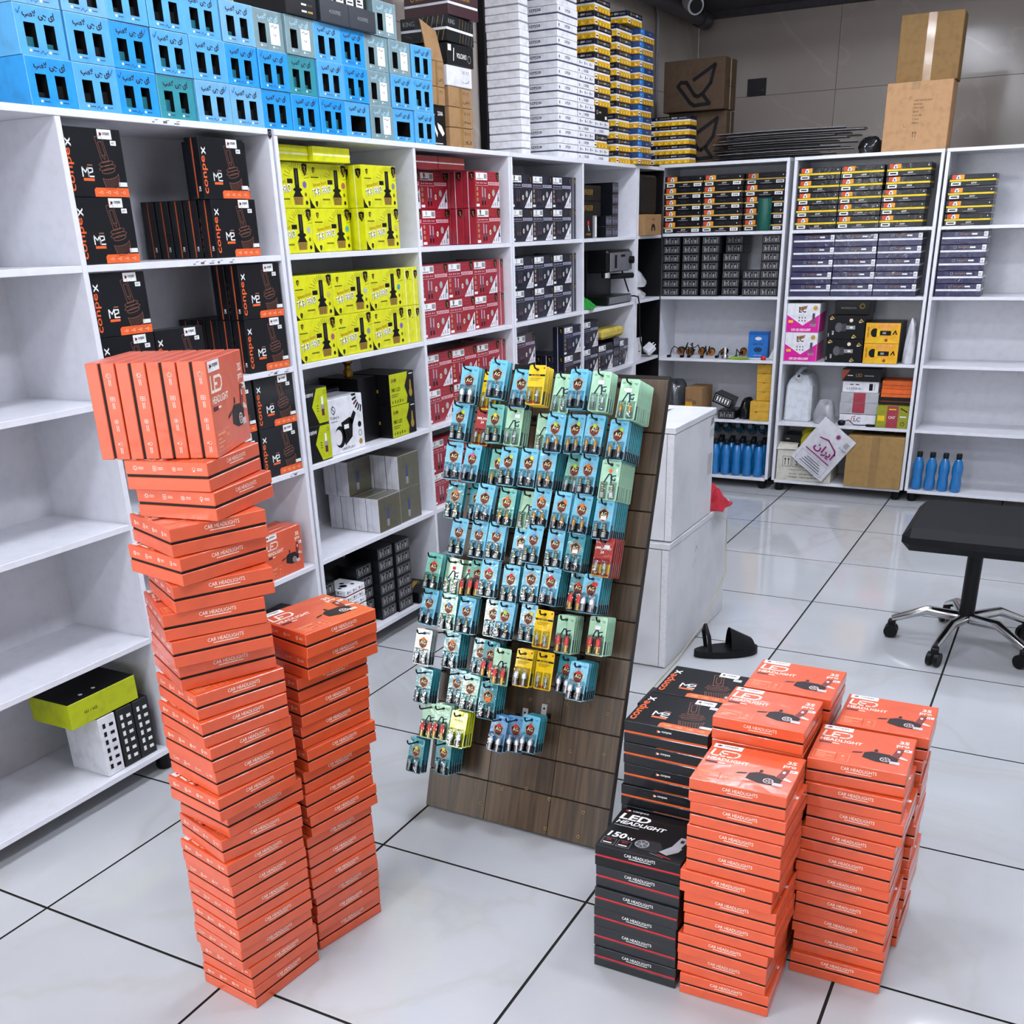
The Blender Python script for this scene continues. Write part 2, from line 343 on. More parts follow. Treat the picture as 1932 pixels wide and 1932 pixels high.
# ---------------------------------------------------------------- shelving
ZL = (.083, .444, .786, 1.122, 1.461, 1.815)
def shelf_unit(label, widths, zs, M, depth=.32, back=LAM, foot=.065, last=LAM):
    """open shelf unit: origin at the front left floor corner, front towards -y"""
    t = thing('shelf_unit', label, 'shelf', M); th = .017; W = sum(widths)
    x = 0; edges = [0]
    for w_ in widths: x += w_; edges.append(x)
    ztop = zs[-1]
    for i, e in enumerate(edges):
        x0 = e if i == 0 else (e-th if i == len(edges)-1 else e-th/2)
        b = MB(); b.cbox(x0, x0+th, 0, depth, foot, ztop-th, last if i == len(edges)-1 else LAM, .001); obj('side_panel', b, t)
    for k, z in enumerate(zs):
        if k == len(zs)-1:
            b = MB(); b.cbox(0, W, -.002, depth, z-th, z, LAM, .001); obj('shelf_board', b, t)
        else:
            for i, w_ in enumerate(widths):
                x0 = edges[i]+(th if i == 0 else th/2); x1 = edges[i+1]-(th if i == len(widths)-1 else th/2)
                b = MB(); b.cbox(x0, x1, .001, depth-.006, z-th, z, LAM, .001); obj('shelf_board', b, t)
    b = MB(); b.box(.001, W-.001, depth-.005, depth, foot, ztop-th, back); obj('back_panel', b, t)
    for i, e in enumerate(edges):
        xf = min(max(e, .04), W-.04)
        for y in (.05, depth-.05):
            b = MB(); b.lathe([(.022, 0), (.026, .008), (.022, foot)], BLKPL, 10, (xf, y)); obj('foot', b, t)
    return t
def PL(Y, Z, inset=0., yaw=0., rx=0, ry=0): return TR(-2.28-inset, Y, Z+.0009, 90+yaw, rx, ry)   # on the left run, facing +X
def PB(X, Z, inset=0., yaw=0., rx=0, ry=0): return TR(X, 6.22+inset, Z+.0009, yaw, rx, ry)        # on the back run, facing -Y
u0 = shelf_unit('white shelf unit nearest the camera, behind the tall orange tower', (.775, .79), ZL, PL(1.20, -.0009))
sc_m = mat('grey_scuff_ink', '#5d5d62', .7)
for z_, pts in ((ZL[4], (1.16, 1.19, 1.225, 1.26, 1.31)), (ZL[3], (1.42, 1.45, 1.50)), (ZL[5], (1.08, 1.12, 1.16)), (ZL[2], (1.47, 1.49))):
    b = MB(); F = Face(b, (0, .0008 if z_ != ZL[5] else -.0021, z_-.017), (1, 0, 0), (0, 0, 1))
    for i, u_ in enumerate(pts): F.rect(u_, .004, u_+.008+.006*(i % 3), .0065+.003*(i % 2), sc_m); F.line([(u_+.01, .010), (u_+.022, .012)], .0015, sc_m)
    obj('scuff_mark', b, u0)
b = MB(); F = Face(b, (0, -.0021, 0), (1, 0, 0), (0, 0, 1)); F.poly([(1.545, ZL[5]-.02), (1.545, ZL[5]-.002), (1.562, ZL[5]-.002), (1.562, ZL[5]-.02), (1.5535, ZL[5]-.03)], BLACK); F.ring(1.5535, ZL[5]-.013, .005, .0015, GREYP, 1); obj('badge', b, u0)
shelf_unit('white shelf unit holding the yellow cartons and the red cartons', (.785, .75), ZL, PL(2.775, -.0009))
shelf_unit('white shelf unit holding the navy cartons and the coffee machine', (.755, .72), ZL, PL(4.315, -.0009))
shelf_unit('narrow white corner shelf unit with a black back', (.40,), ZL, PL(5.80, -.0009), back=BLKPL, last=BLKPL)
ZB = (.07, .413, .765, 1.119, 1.466, 1.83)
shelf_unit('white shelf unit against the back wall above the blue bottles', (.753,), ZB, PB(-2.318, -.0009))
shelf_unit('white shelf unit on the back wall holding the pink cartons', (.765,), ZB, PB(-1.54, -.0009))
shelf_unit('white shelf unit at the right end of the back wall', (.765,), ZB, PB(-.765, -.0009))
# ---------------------------------------------------------------- two-piece headlight kit boxes (lying, lid up)
KW, KD, KH = .19, .165, .0527
def kit(name, body, edge, band, lid_top, lid_front, lid_left, base_front=None, hl=.47):
    """lid / inner tray showing as a band / base; returns a proto"""
    e = .0006
    l = MB(); l.cbox(0, KW, 0, KD, KH*.53, KH-e, body, .0012)
    if lid_top: lid_top(l.top(KH-e))
    if lid_front: lid_front(Face(l, (0, 0, KH*.53), (1, 0, 0), (0, 0, 1)))
    if lid_left: lid_left(Face(l, (0, KD, KH*.53), (0, -1, 0), (0, 0, 1)))
    t = MB(); t.box(.002, KW-.002, .002, KD-.002, KH*.40, KH*.545, band)
    b = MB(); b.cbox(0, KW, 0, KD, e, KH*.44, body, .0012)
    if base_front: base_front(Face(b, (0, 0, 0), (1, 0, 0), (0, 0, 1)))
    return [('lid', l.mesh(name+'_lid')), ('inner_tray', t.mesh(name+'_tray')), ('base', b.mesh(name+'_base'))]
def icons4(F, w, m, s=.008, y=.008):
    for i in range(4):
        u = w*(.13+.235*i); k = i % 4
        if k == 0: F.ring(u, y+s*.5, s*.32, s*.16, m); [F.line([(u+s*.45*math.cos(a), y+s*.5+s*.45*math.sin(a)), (u+s*.6*math.cos(a), y+s*.5+s*.6*math.sin(a))], s*.1, m) for a in (0, .785, 1.57, 2.36, 3.14, 3.93, 4.71, 5.5)]
        elif k == 1: F.frame(u-s*.4, y, u+s*.4, y+s, s*.1, m); F.line([(u, y), (u, y+s)], s*.1, m); F.line([(u-s*.4, y+s*.5), (u+s*.4, y+s*.5)], s*.1, m)
        elif k == 2: F.ring(u, y+s*.45, s*.42, s*.14, m); F.circ(u, y+s*.45, s*.18, m)
        else: F.ring(u, y+s*.6, s*.33, s*.14, m); F.rect(u-s*.18, y-s*.05, u+s*.18, y+s*.18, m)
        for q in range(2): F.rect(u+s*.8, y+s*(.28+.35*q), u+s*2.1, y+s*(.40+.35*q), m)
def side_title(m):
    def f(F):
        F.text('CAR HEADLIGHTS', KW*.35, .0105, .0072, m, w=KW*.36, bold=.004); F.rect(KW*.40, .0068, KW*.66, .0082, m)
    return f
film = dict(coat=1., bump=.6, bs=14, cr=.22)
OR = mat('orange_shrink_wrapped_card', '#df5528', .42, var=.03, **film); BAND = mat('black_tray_card', '#17110f', .5)
CREAM = mat('cream_print', '#fbe9d8', .4)
def bulb_art(F, w, d, dark, light, fan):
    # cable, fan body, collar, LED stick
    F.poly([(w*.40, d*.33), (w*.50, d*.36), (w*.52, d*.40), (w*.42, d*.37)], dark)
    F.poly([(w*.52, d*.26), (w*.66, d*.20), (w*.86, d*.20), (w*.88, d*.36), (w*.78, d*.44), (w*.60, d*.45), (w*.53, d*.40)], dark)
    F.poly([(w*.62, d*.45), (w*.66, d*.47), (w*.65, d*.53), (w*.62, d*.52)], dark)
    F.poly([(w*.80, d*.40), (w*.84, d*.64), (w*.91, d*.64), (w*.88, d*.38)], fan, 1); F.rect(w*.845, d*.52, w*.875, d*.58, light, 2)
    F.poly([(w*.88, d*.44), (w*.97, d*.38), (w*.96, d*.35), (w*.86, d*.38)], light, 1)
    F.rect(w*.80, d*.20, w*.90, d*.27, light, 1)
    F.ring(w*.75, d*.28, w*.048, w*.012, light, 2); F.ring(w*.75, d*.28, w*.016, w*.008, light, 2)
    for a in range(5): F.line([(w*(.75+.018*math.cos(1.257*a)), d*.28+w*.018*math.sin(1.257*a)), (w*(.75+.044*math.cos(1.257*a+.3)), d*.28+w*.044*math.sin(1.257*a+.3))], w*.009, light, 2)
def led_word(F, u, v, w, h, m):
    t = h*.17
    F.line([(u+w*.05, v+h), (u, v+t/2), (u+w*.24, v+t/2)], t, m)
    F.line([(u+w*.60, v+h-t/2), (u+w*.36, v+h-t/2), (u+w*.31, v+t/2), (u+w*.56, v+t/2)], t, m); F.line([(u+w*.34, v+h*.5), (u+w*.56, v+h*.5)], t, m)
    F.line([(u+w*.56, v+t/2), (u+w*.82, v+t/2), (u+w*.97, v+h*.35), (u+w*.98, v+h*.75), (u+w*.86, v+h-t/2), (u+w*.66, v+h-t/2)], t, m)
def conpex_label(F, u0, v0, u1, v1):
    F.rect(u0, v0, u1, v1, WHITE); h = v1-v0; w = u1-u0
    F.poly([(u0+w*.12, v0+h*.3), (u0+w*.24, v0+h*.52), (u0+w*.12, v0+h*.74)], REDP, 1); F.poly([(u0+w*.18, v0+h*.3), (u0+w*.3, v0+h*.52), (u0+w*.18, v0+h*.74)], BLACK, 2)
    F.text('conpex', u0+w*.36, v0+h*.3, h*.42, BLACK, w=w*.5, l=1)
def or_top(F):
    w, d = KW, KD
    conpex_label(F, w*.03, d*.875, w*.34, d*.985); led_word(F, w*.05, d*.66, w*.30, d*.17, CREAM)
    F.text('HEADLIGHT', w*.04, d*.55, d*.075, CREAM, w=w*.44, bold=.02); F.rect(w*.04, d*.475, w*.17, d*.52, mat('maroon_print', '#5a1a2a', .5)); F.rect(w*.18, d*.49, w*.25, d*.51, CREAM)
    F.text('3S', w*.84, d*.78, d*.085, CREAM, w=w*.10, bold=.03); F.text('pro', w*.82, d*.67, d*.08, CREAM, w=w*.13, bold=.02); F.rect(w*.87, d*.585, w*.985, d*.645, WHITE); F.text('H4', w*.90, d*.595, d*.038, BLACK, l=1)
    bulb_art(F, w, d, mat('bulb_art_dark', '#2a2226', .4), mat('bulb_art_light', '#d9c7c4', .4), mat('bulb_art_mid', '#7c2f28', .4))
    lt = mat('pale_orange_print', '#ff9f74', .4)
    F.frame(w*.04, d*.06, w*.27, d*.26, .0008, lt); F.frame(w*.27, d*.06, w*.40, d*.26, .0008, lt)
    for k in range(4): F.rect(w*.06, d*(.09+.042*k), w*(.16+.07*(k % 2)+(.03 if k == 3 else 0)), d*(.104+.042*k)+(.002 if k == 3 else 0), lt)
    F.circ(w*.335, d*.19, d*.022, lt); F.ring(w*.335, d*.11, d*.02, .001, lt)
orange = kit('orange_kit', OR, OR, BAND, or_top, side_title(CREAM), lambda F: icons4(F, KD, CREAM))
BK = mat('black_shrink_wrapped_card', '#232528', .35, var=.03, **film); BKT = mat('black_lid_card', '#141416', .4, coat=.5)
RB = mat('red_tray_card', '#d8303a', .5)
def blk_top(F):
    w, d = KW, KD
    F.poly([(w*.06, d*.92), (w*.10, d*.945), (w*.06, d*.97)], REDP); F.poly([(w*.085, d*.92), (w*.125, d*.945), (w*.085, d*.97)], WHITE, 1); F.text('conpex', w*.14, d*.92, d*.05, WHITE, w=w*.2)
    F.text('LED', w*.04, d*.72, d*.15, WHITE, w=w*.36, bold=.03, shear=.15); F.text('HEADLIGHT', w*.04, d*.605, d*.09, WHITE, w=w*.58, bold=.03, shear=.2)
    F.rect(w*.04, d*.55, w*.34, d*.565, GREYP)
    F.text('150', w*.05, d*.26, d*.13, WHITE, w=w*.21, bold=.03, shear=.15); F.text('W', w*.28, d*.26, d*.07, WHITE, bold=.02)
    for k in range(2): F.frame(w*(.04+.18*k), d*.07, w*(.19+.18*k), d*.22, .0007, GREYP); F.text(('2X', '360')[k], w*(.08+.18*k), d*.16, d*.04, REDP, l=1); F.rect(w*(.06+.18*k), d*.10, w*(.16+.18*k), d*.12, WHITE)
    F.rect(w*.86, d*.90, w*.97, d*.95, WHITE); F.text('H7', w*.885, d*.907, d*.033, BLACK, l=1)
    g1, g2, g3 = mat('grey_art_a', '#55565a', .4), mat('grey_art_b', '#a9abaf', .35), mat('grey_art_c', '#2c2d31', .4)
    F.poly([(w*.47, d*.12), (w*.68, d*.12), (w*.72, d*.24), (w*.66, d*.36), (w*.48, d*.36)], g3); F.circ(w*.48, d*.24, w*.085, g1, 1, 18); F.ring(w*.48, d*.24, w*.075, w*.012, g2, 2)
    for a in range(6): F.line([(w*.48, d*.24), (w*(.48+.07*math.cos(1.047*a)), d*.24+w*.07*math.sin(1.047*a))], w*.01, g2, 2)
    F.poly([(w*.70, d*.16), (w*.80, d*.12), (w*.90, d*.24), (w*.92, d*.34), (w*.80, d*.34)], g2, 1); F.poly([(w*.80, d*.33), (w*.84, d*.58), (w*.94, d*.58), (w*.90, d*.33)], g2, 2); F.rect(w*.86, d*.45, w*.90, d*.52, g3, 3)
    F.line([(w*.70, d*.10), (w*.86, d*.06)], .002, REDP, 1); F.line([(w*.62, d*.09), (w*.78, d*.05)], .001, GREYP, 1)
kit150 = kit('black_kit', BK, BK, RB, None, side_title(WHITE), None)
kit150_top = kit('black_kit_top', BKT, BKT, RB, blk_top, side_title(WHITE), None)
M2B = mat('black_coated_card', '#14151a', .3, coat=.6, var=.03, bump=.15, bs=10); M2O = mat('orange_tray_card', '#f0662a', .5)
def m2_top(F):
    w, d = KW, KD
    F.text('conpe', w*.135, d*.08, w*.105, ORANGEP, w=d*.62, rot=90, bold=.012); F.text('x', w*.135, d*.72, w*.085, WHITE, w=d*.125, rot=90, bold=.012)
    F.line([(w*.25, d*.30), (w*.25, d*.43), (w*.30, d*.36), (w*.345, d*.43), (w*.345, d*.30)], w*.018, WHITE); F.line([(w*.34, d*.42), (w*.42, d*.42), (w*.42, d*.37), (w*.35, d*.35), (w*.35, d*.30), (w*.43, d*.30)], w*.018, WHITE)
    F.rect(w*.25, d*.235, w*.43, d*.275, ORANGEP); F.rect(w*.345, d*.455, w*.43, d*.475, TAN)
    # line drawing of a bulb leaning left
    c, s_ = math.cos(R(12)), math.sin(R(12))
    def T(p): x, y = p; x -= .70; y -= .40; return (w*(.70+x*c-y*s_*.9), d*(.42+x*s_+y*c))
    ln = lambda pts, cl=False, ww=.0012: F.line([T(p) for p in pts], ww, TAN, 0, cl)
    ln([(.63, .50), (.63, .88), (.75, .88), (.75, .50)], True); ln([(.66, .60), (.66, .80), (.72, .80), (.72, .60)], True); ln([(.66, .60), (.69, .54), (.72, .60)])
    for k, (rx, yy) in enumerate(((.13, .48), (.15, .42), (.12, .37))): ln([(.69+rx*math.cos(.5236*i), yy+.035*math.sin(.5236*i)) for i in range(12)], True)
    ln([(.55, .28)]+[(.69+.15*math.cos(R(a)), .30+.05*math.sin(R(a))) for a in (200, 230, 260, 290, 320, 340)]+[(.84, .30), (.82, .16)]+[(.69+.14*math.cos(R(a)), .15+.05*math.sin(R(a))) for a in (-20, -50, -90, -130, -160)], True)
    for k in range(9): ln([(.57+.03*k, .25), (.58+.028*k, .13)], ww=.001)
    F.poly([(w*.40, 0.001), (w*.995, .001), (w*.995, d*.14), (w*.43, d*.14), (w*.40, d*.11)], ORANGEP)
    for k in range(4): F.ring(w*(.52+.13*k), d*.07, d*.02, .0009, CREAM, 1, 10); F.line([(w*(.46+.13*k), d*.07), (w*(.50+.13*k), d*.07)], .001, CREAM, 1)
    F.rect(w*.84, d*.16, w*.985, d*.225, WHITE); conpex_label(F, w*.60, d*.85, w*.84, d*.99); F.rect(w*.80, d*.765, w*.90, d*.835, WHITE); F.text('H7', w*.82, d*.78, d*.035, BLACK, l=1)
def m2_front(F):
    F.poly([(KW*.40, .009), (KW*.43, .0125), (KW*.40, .016)], ORANGEP); F.poly([(KW*.415, .0095), (KW*.445, .0125), (KW*.415, .0155)], WHITE, 1); F.text('conpex', KW*.455, .0095, .0058, WHITE, w=KW*.12, bold=.01)
m2 = kit('m2_kit', M2B, M2B, M2O, m2_top, m2_front, lambda F: F.text('M2', KD*.8, .007, .008, WHITE))
def stand(Y, Z, inset=0., yaw=0.):
    """matrix for a kit standing on a shelf of the left run with its lid face to the front"""
    return PL(Y, Z, inset, yaw) @ TR(0, KH, 0, 0, 90) @ Matrix.Diagonal((1, .957, 1, 1))
# --- the tall leaning tower of orange kits
T1 = [(-1.327, 1.246, -6.4), (-1.328, 1.246, -8.0), (-1.335, 1.234, -11.4), (-1.331, 1.233, -12.2), (-1.334, 1.236, -12.3), (-1.334, 1.238, -12.3), (-1.335, 1.235, -12.7), (-1.344, 1.239, -16.7), (-1.334, 1.255, -11.4), (-1.324, 1.23, -11.0), (-1.33, 1.24, -13.6), (-1.329, 1.236, -13.7), (-1.337, 1.232, -16.9), (-1.348, 1.239, -19.6), (-1.383, 1.243, -27.4), (-1.376, 1.23, -30.3), (-1.385, 1.227, -33.2), (-1.363, 1.242, -28.4), (-1.339, 1.248, -11.6), (-1.351, 1.246, -20.2), (-1.303, 1.318, 8.9), (-1.307, 1.316, 13.3)]
for k, (x, y, a) in enumerate(T1):
    inst(orange, 'headlight_kit_box', 'orange headlight kit box, %s from the floor in the tall leaning tower' % O[k+1] if k else 'orange headlight kit box on the floor at the bottom of the tall leaning tower', 'box', TR(x, y, k*KH, 90+a), 'orange kits in the tall tower')
nx, ny = math.cos(R(24)), math.sin(R(24))
for k in range(4):
    c = (-1.311-nx*(k*(KH+.001)+KH), 1.352-ny*(k*(KH+.001)+KH))
    inst(orange, 'headlight_kit_box', 'orange kit box standing upright on the tall tower, %s' % ('lid face showing', 'second from the lid face', 'third from the lid face', 'farthest left')[k], 'box', TR(c[0], c[1], 22*KH+.0005, 114, 90), 'orange kits standing on the tall tower')
# --- the shorter tower behind it
T2 = [(-1.281, 1.632), (-1.276, 1.627), (-1.273, 1.626), (-1.265, 1.614), (-1.269, 1.617), (-1.269, 1.616), (-1.255, 1.624), (-1.26, 1.621), (-1.265, 1.628), (-1.249, 1.633), (-1.261, 1.635), (-1.257, 1.635), (-1.261, 1.642), (-1.234, 1.647), (-1.226, 1.64)]
for k, (x, y) in enumerate(T2):
    a = -13+(k % 3)*.5; d = Matrix.Rotation(R(90+a), 3, 'Z') @ Vector((KW, 0, 0))
    inst(orange, 'headlight_kit_box', 'orange headlight kit box, %s from the floor in the shorter tower behind' % O[k+1], 'box', TR(x-d.x, y-d.y+.016, k*KH, 90+a), 'orange kits in the shorter tower')
# --- stacks on the right
def stack(proto, n, x, y, what, grp, jx=.006, jy=.006, ja=1.5, top=None):
    for k in range(n):
        p = top if (top and k == n-1) else proto
        inst(p, 'headlight_kit_box', ('%s, %s' % (what, 'topmost' if k == n-1 else O[k+1]+' from the floor')), 'box', TR(x+jit(jx), y+jit(jy), k*KH, jit(ja)), grp)
stack(kit150, 6, -.735, 1.696, 'black red-banded headlight kit in the low front stack', 'black red-banded kits', .004, .004, 1, kit150_top)
stack(orange, 10, -.537, 1.692, 'orange headlight kit in the right-hand group, front left stack', 'orange kits in the front stack', .008)
stack(orange, 11, -.546, 1.872, 'orange headlight kit in the right-hand group, tall middle stack', 'orange kits in the tall middle stack', .003, .003, .8)
stack(orange, 11, -.535, 2.046, 'orange headlight kit in the right-hand group, tall stack farthest back', 'orange kits in the tall rear stack', .003, .003, .8)
stack(orange, 10, -.345, 1.868, 'orange headlight kit in the right-hand group, right front stack', 'orange kits in the right front stack', .006, .006)
stack(orange, 10, -.335, 2.048, 'orange headlight kit in the right-hand group, right rear stack', 'orange kits in the right rear stack', .004, .004)
stack(m2, 10, -.748, 1.874, 'black orange-banded kit in the front of two dark stacks', 'black orange-banded kits, front', .003, .003, .8)
stack(m2, 10, -.746, 2.046, 'black orange-banded kit in the rear of two dark stacks', 'black orange-banded kits, rear', .003, .003, .8)
# --- black orange-banded kits on the near shelf bay
def m2s(Y, Z, label, inset=0.01, yaw=0.): inst(m2, 'headlight_kit_box', label, 'box', stand(Y, Z, inset, yaw), 'black orange-banded kits on the near shelf')
z1, z2, z3, z4, z5 = ZL[4], ZL[3], ZL[2], ZL[1], ZL[0]
m2s(2.475, z1, 'black bulb-picture kit box facing out on the top near shelf, lower one')
m2s(2.452, z1+.1586, 'black bulb-picture kit box facing out on top of another, under the blue cartons', .008)
for k in range(2): m2s((2.522, 2.556)[k], z1+.1586, 'black kit box standing behind the upper bulb-picture box, %s' % O[k+1], .064+.055*k)
for k in range(4): m2s(2.472-.002*k, z1, 'black kit box in the rank behind the lower top-shelf box, %s back' % O[k+1], .066+.0545*k)
for k in range(2): m2s(1.985, z1+.1586*k, 'black bulb-picture kit box at the left frame edge, top near shelf, %s' % ('lower', 'upper')[k], .012)
for k in range(2):
    m2s(2.55, z2+.1586*k, 'black bulb-picture kit box on the second near shelf, right end, %s' % ('lower', 'upper')[k], .008)
    for j in range((4, 1)[k]): m2s(2.548, z2+.1586*k, 'black kit box behind the %s right-end box of the second near shelf, %s back' % (('lower', 'upper')[k], O[j+1]), .064+.0545*j)
for k in range(2): m2s(1.99, z2+.1586*k, 'black bulb-picture kit box on the second near shelf, left end, %s' % ('lower', 'upper')[k], .012)
m2s(2.2, z2, 'black bulb-picture kit box beside the left pair on the second near shelf', .03)
for k in range(2):
    m2s(2.556, z3+.1586*k, 'black bulb-picture kit box on the third near shelf, right end, %s' % ('lower', 'upper')[k], .008)
    m2s(2.36, z3+.1586*k, 'black bulb-picture kit box on the third near shelf, middle, %s' % ('lower', 'upper')[k], .012)
for k in range(2): inst(orange, 'headlight_kit_box', 'orange kit box standing on the fourth near shelf, %s' % ('facing out', 'behind the first one')[k], 'box', stand(2.51, z4, .01+.055*k), 'orange kits on the near shelf')
# ---------------------------------------------------------------- cartons on the left run
def one(mb, name): return [(None, mb.mesh(name))]
FA_LAMP = '\uFB57\uFEE3\uFEFB \uFBFD\uFE9F \uFBFC\uFE8D'
CARD_IN = mat('grey_card_inside', '#55524e', .8)
def blue_carton(body, check, style, light):
    w, d, h = .137, .24, .1035; b = MB(); wl = mat('window_content', '#16181c', .4)
    win = [(.17, .17, .40, .65), (.58, .17, .80, .65)]
    if style == 'label': win = win[:1]
    if style == 'big': win = [(.20, .16, .82, .62)]
    xs = sorted({0, 1, *[q[0] for q in win], *[q[2] for q in win]}); zs = sorted({0, 1, *[q[1] for q in win], *[q[3] for q in win]})
    for i in range(len(xs)-1):                                   # front sheet with real cut-outs
        for j in range(len(zs)-1):
            cx, cz = (xs[i]+xs[i+1])/2, (zs[j]+zs[j+1])/2
            if any(q[0] < cx < q[2] and q[1] < cz < q[3] for q in win): continue
            b.add([(xs[i]*w, 0, zs[j]*h), (xs[i+1]*w, 0, zs[j]*h), (xs[i+1]*w, 0, zs[j+1]*h), (xs[i]*w, 0, zs[j+1]*h)], [(0, 1, 2, 3)], body)
    for q in win:
        x0, z0, x1, z1 = q[0]*w, q[1]*h, q[2]*w, q[3]*h; dp = .06
        v = [(x0, 0, z0), (x1, 0, z0), (x1, 0, z1), (x0, 0, z1), (x0, dp, z0), (x1, dp, z0), (x1, dp, z1), (x0, dp, z1)]
        b.add(v, [(4, 5, 6, 7), (0, 1, 5, 4), (1, 2, 6, 5), (2, 3, 7, 6), (3, 0, 4, 7)], DARKG)
        if style == 'two': b.box(x0+.002, x1-.002, .012, .05, z0+.001, z0+(z1-z0)*random.choice((.25, .45, .6)), random.choice((wl, DARKG, mat('teal_content', '#1f6f7c', .4))))
    b.add([(0, 0, 0), (w, 0, 0), (w, 0, h), (0, 0, h), (0, d, 0), (w, d, 0), (w, d, h), (0, d, h)], [(4, 7, 6, 5), (0, 4, 5, 1), (1, 5, 6, 2), (2, 6, 7, 3), (3, 7, 4, 0)], body)
    F = b.front(); ink = light if light else NAVYP
    F.text(FA_LAMP, w*.17, h*.70, h*.21, ink, w=w*.66, bold=.045)
    for u in (.20, .60): F.rect(w*u, h*.075, w*(u+.05), h*.125, CREAM); F.rect(w*(u+.07), h*.09, w*(u+.19), h*.105, ink)
    if style == 'label':
        F.poly([(w*.54, h*.16), (w*.86, h*.16), (w*.86, h*.70), (w*.54, h*.70)], WHITE)
        F.line([(w*.58, h*.60), (w*.66, h*.64), (w*.70, h*.58), (w*.80, h*.63)], .0014, BLACK, 1); F.line([(w*.64, h*.42), (w*.72, h*.38), (w*.74, h*.44)], .0014, BLACK, 1)
    elif style == 'big': F.line([(w*.30, h*.09), (w*.42, h*.13), (w*.46, h*.05), (w*.56, h*.12), (w*.62, h*.07)], .0016, BLUEP)
    if check: F.line([(w*check, h*.86), (w*(check+.03), h*.80), (w*(check+.09), h*.93)], .002, BLUEP, 1); F.line([(w*.42, h*.06), (w*.47, h*.12), (w*.5, h*.05), (w*.56, h*.10)], .0016, BLUEP, 1)
    F.line([(.001, .001), (.001, h-.001), (w-.001, h-.001)], .0012, mat('pale_blue_edge', '#a9d8f4', .5))
    return one(b, 'blue_carton')
blues = [mat('sky_blue_carton', '#55aee8', .35, coat=.3), mat('azure_carton', '#1c9be6', .35, coat=.3), mat('pale_blue_carton', '#74b6e2', .35, coat=.3), mat('teal_carton', '#2f93a0', .35, coat=.3)]
GRYC = mat('grey_green_carton', '#7e989c', .45); LTB = mat('light_blue_print', '#a8d4ec', .5)
variants = {(i, c): blue_carton(blues[i], (0, .06, .82)[c], 'two', None) for i in range(4) for c in range(3)}
v_big = blue_carton(blues[0], 0, 'big', None); v_grey = blue_carton(GRYC, 0, 'label', LTB)
rowname = ('bottom', 'middle', 'top')
PAT = ['2 1 1 1 3 2 0 1 1 1 0 G 0 0', '0 1 1 2 1 1 3 0 1 G 0 0', '0 1 0 2 G G 0 1 G G 0']
layout = [[1, 0, 1, 3, 2, 2, 1, 1, 1, 'B0', 'G', 'B', 0], [0, 0, 1, 0, 0, 1, 1, 3, 0, 1, 'G', 0, 0], [2, 2, 0, 0, 0, 2, 'G', 'G', 0, 1, 'G', 'G', 0]]
for r in range(3):
    for c in range(13):
        k = layout[r][c]; Y = 1.912+c*.1395; Z = ZL[5]+r*.1048
        p = v_grey if k == 'G' else v_big if k in ('B', 'B0') else variants[k, (c*2+r) % 3]
        kind = 'grey white-labelled carton' if k == 'G' else 'blue wide-window carton' if k in ('B', 'B0') else ('sky blue', 'bright azure', 'pale blue', 'teal')[k]+' two-window carton'
        inst(p, 'bulb_carton', '%s on the shelf tops, %s row, %s from the left' % (kind, rowname[r], O[c+1]), 'carton', PL(Y+jit(.0008), Z, .004+random.random()*.008, jit(.35)), 'blue window cartons on the shelf tops')
# row four: two dark gift boxes, a black box and another grey carton
Z4 = ZL[5]+3*.1048
b = MB(); DKB = mat('dark_slate_box', '#2e333c', .35, coat=.4); b.cbox(0, .15, 0, .18, 0, .062, DKB); b.front().text('410XPRE', .045, .026, .011, GREYP, w=.06, bold=0)
gift = one(b, 'gift_box')
for k in range(2): inst(gift, 'gift_box', 'dark slate box with grey lettering on the blue cartons, %s one' % ('left', 'right')[k], 'box', PL(3.055+.152*k, Z4, -.008), 'slate boxes on the blue cartons')
b = MB(); b.cbox(0, .15, 0, .2, 0, .075, mat('glossy_black_box', '#17171b', .3, coat=.4)); F = b.front()
for i in range(3): F.rect(.075, .012+.018*i, .10, .017+.018*i, WHITE); F.rect(.105, .012+.018*i, .13, .017+.018*i, DIM if i else GOLD)
inst(one(b, 'black_box'), 'black_box', 'glossy black box with white print lines on the grey cartons', 'box', PL(2.89, Z4, -.004))
b = MB(); b.cbox(0, .30, 0, .16, 0, .05, BLKPL); F = b.front()
for i in range(5): F.rect(.02+.055*i, .008, .06+.055*i, .034, WHITE); F.rect(.026+.055*i, .014, .054+.055*i, .018, BLACK, 1); F.rect(.026+.055*i, .022, .045+.055*i, .028, BLACK, 1)
inst(one(b, 'black_box'), 'black_box', 'long black box with white labels on the two slate boxes', 'box', PL(3.05, Z4+.063, .02))
inst(v_grey, 'bulb_carton', 'grey-green carton with a white label standing alone in the fourth row', 'carton', PL(3.365, Z4, .006), 'blue window cartons on the shelf tops')
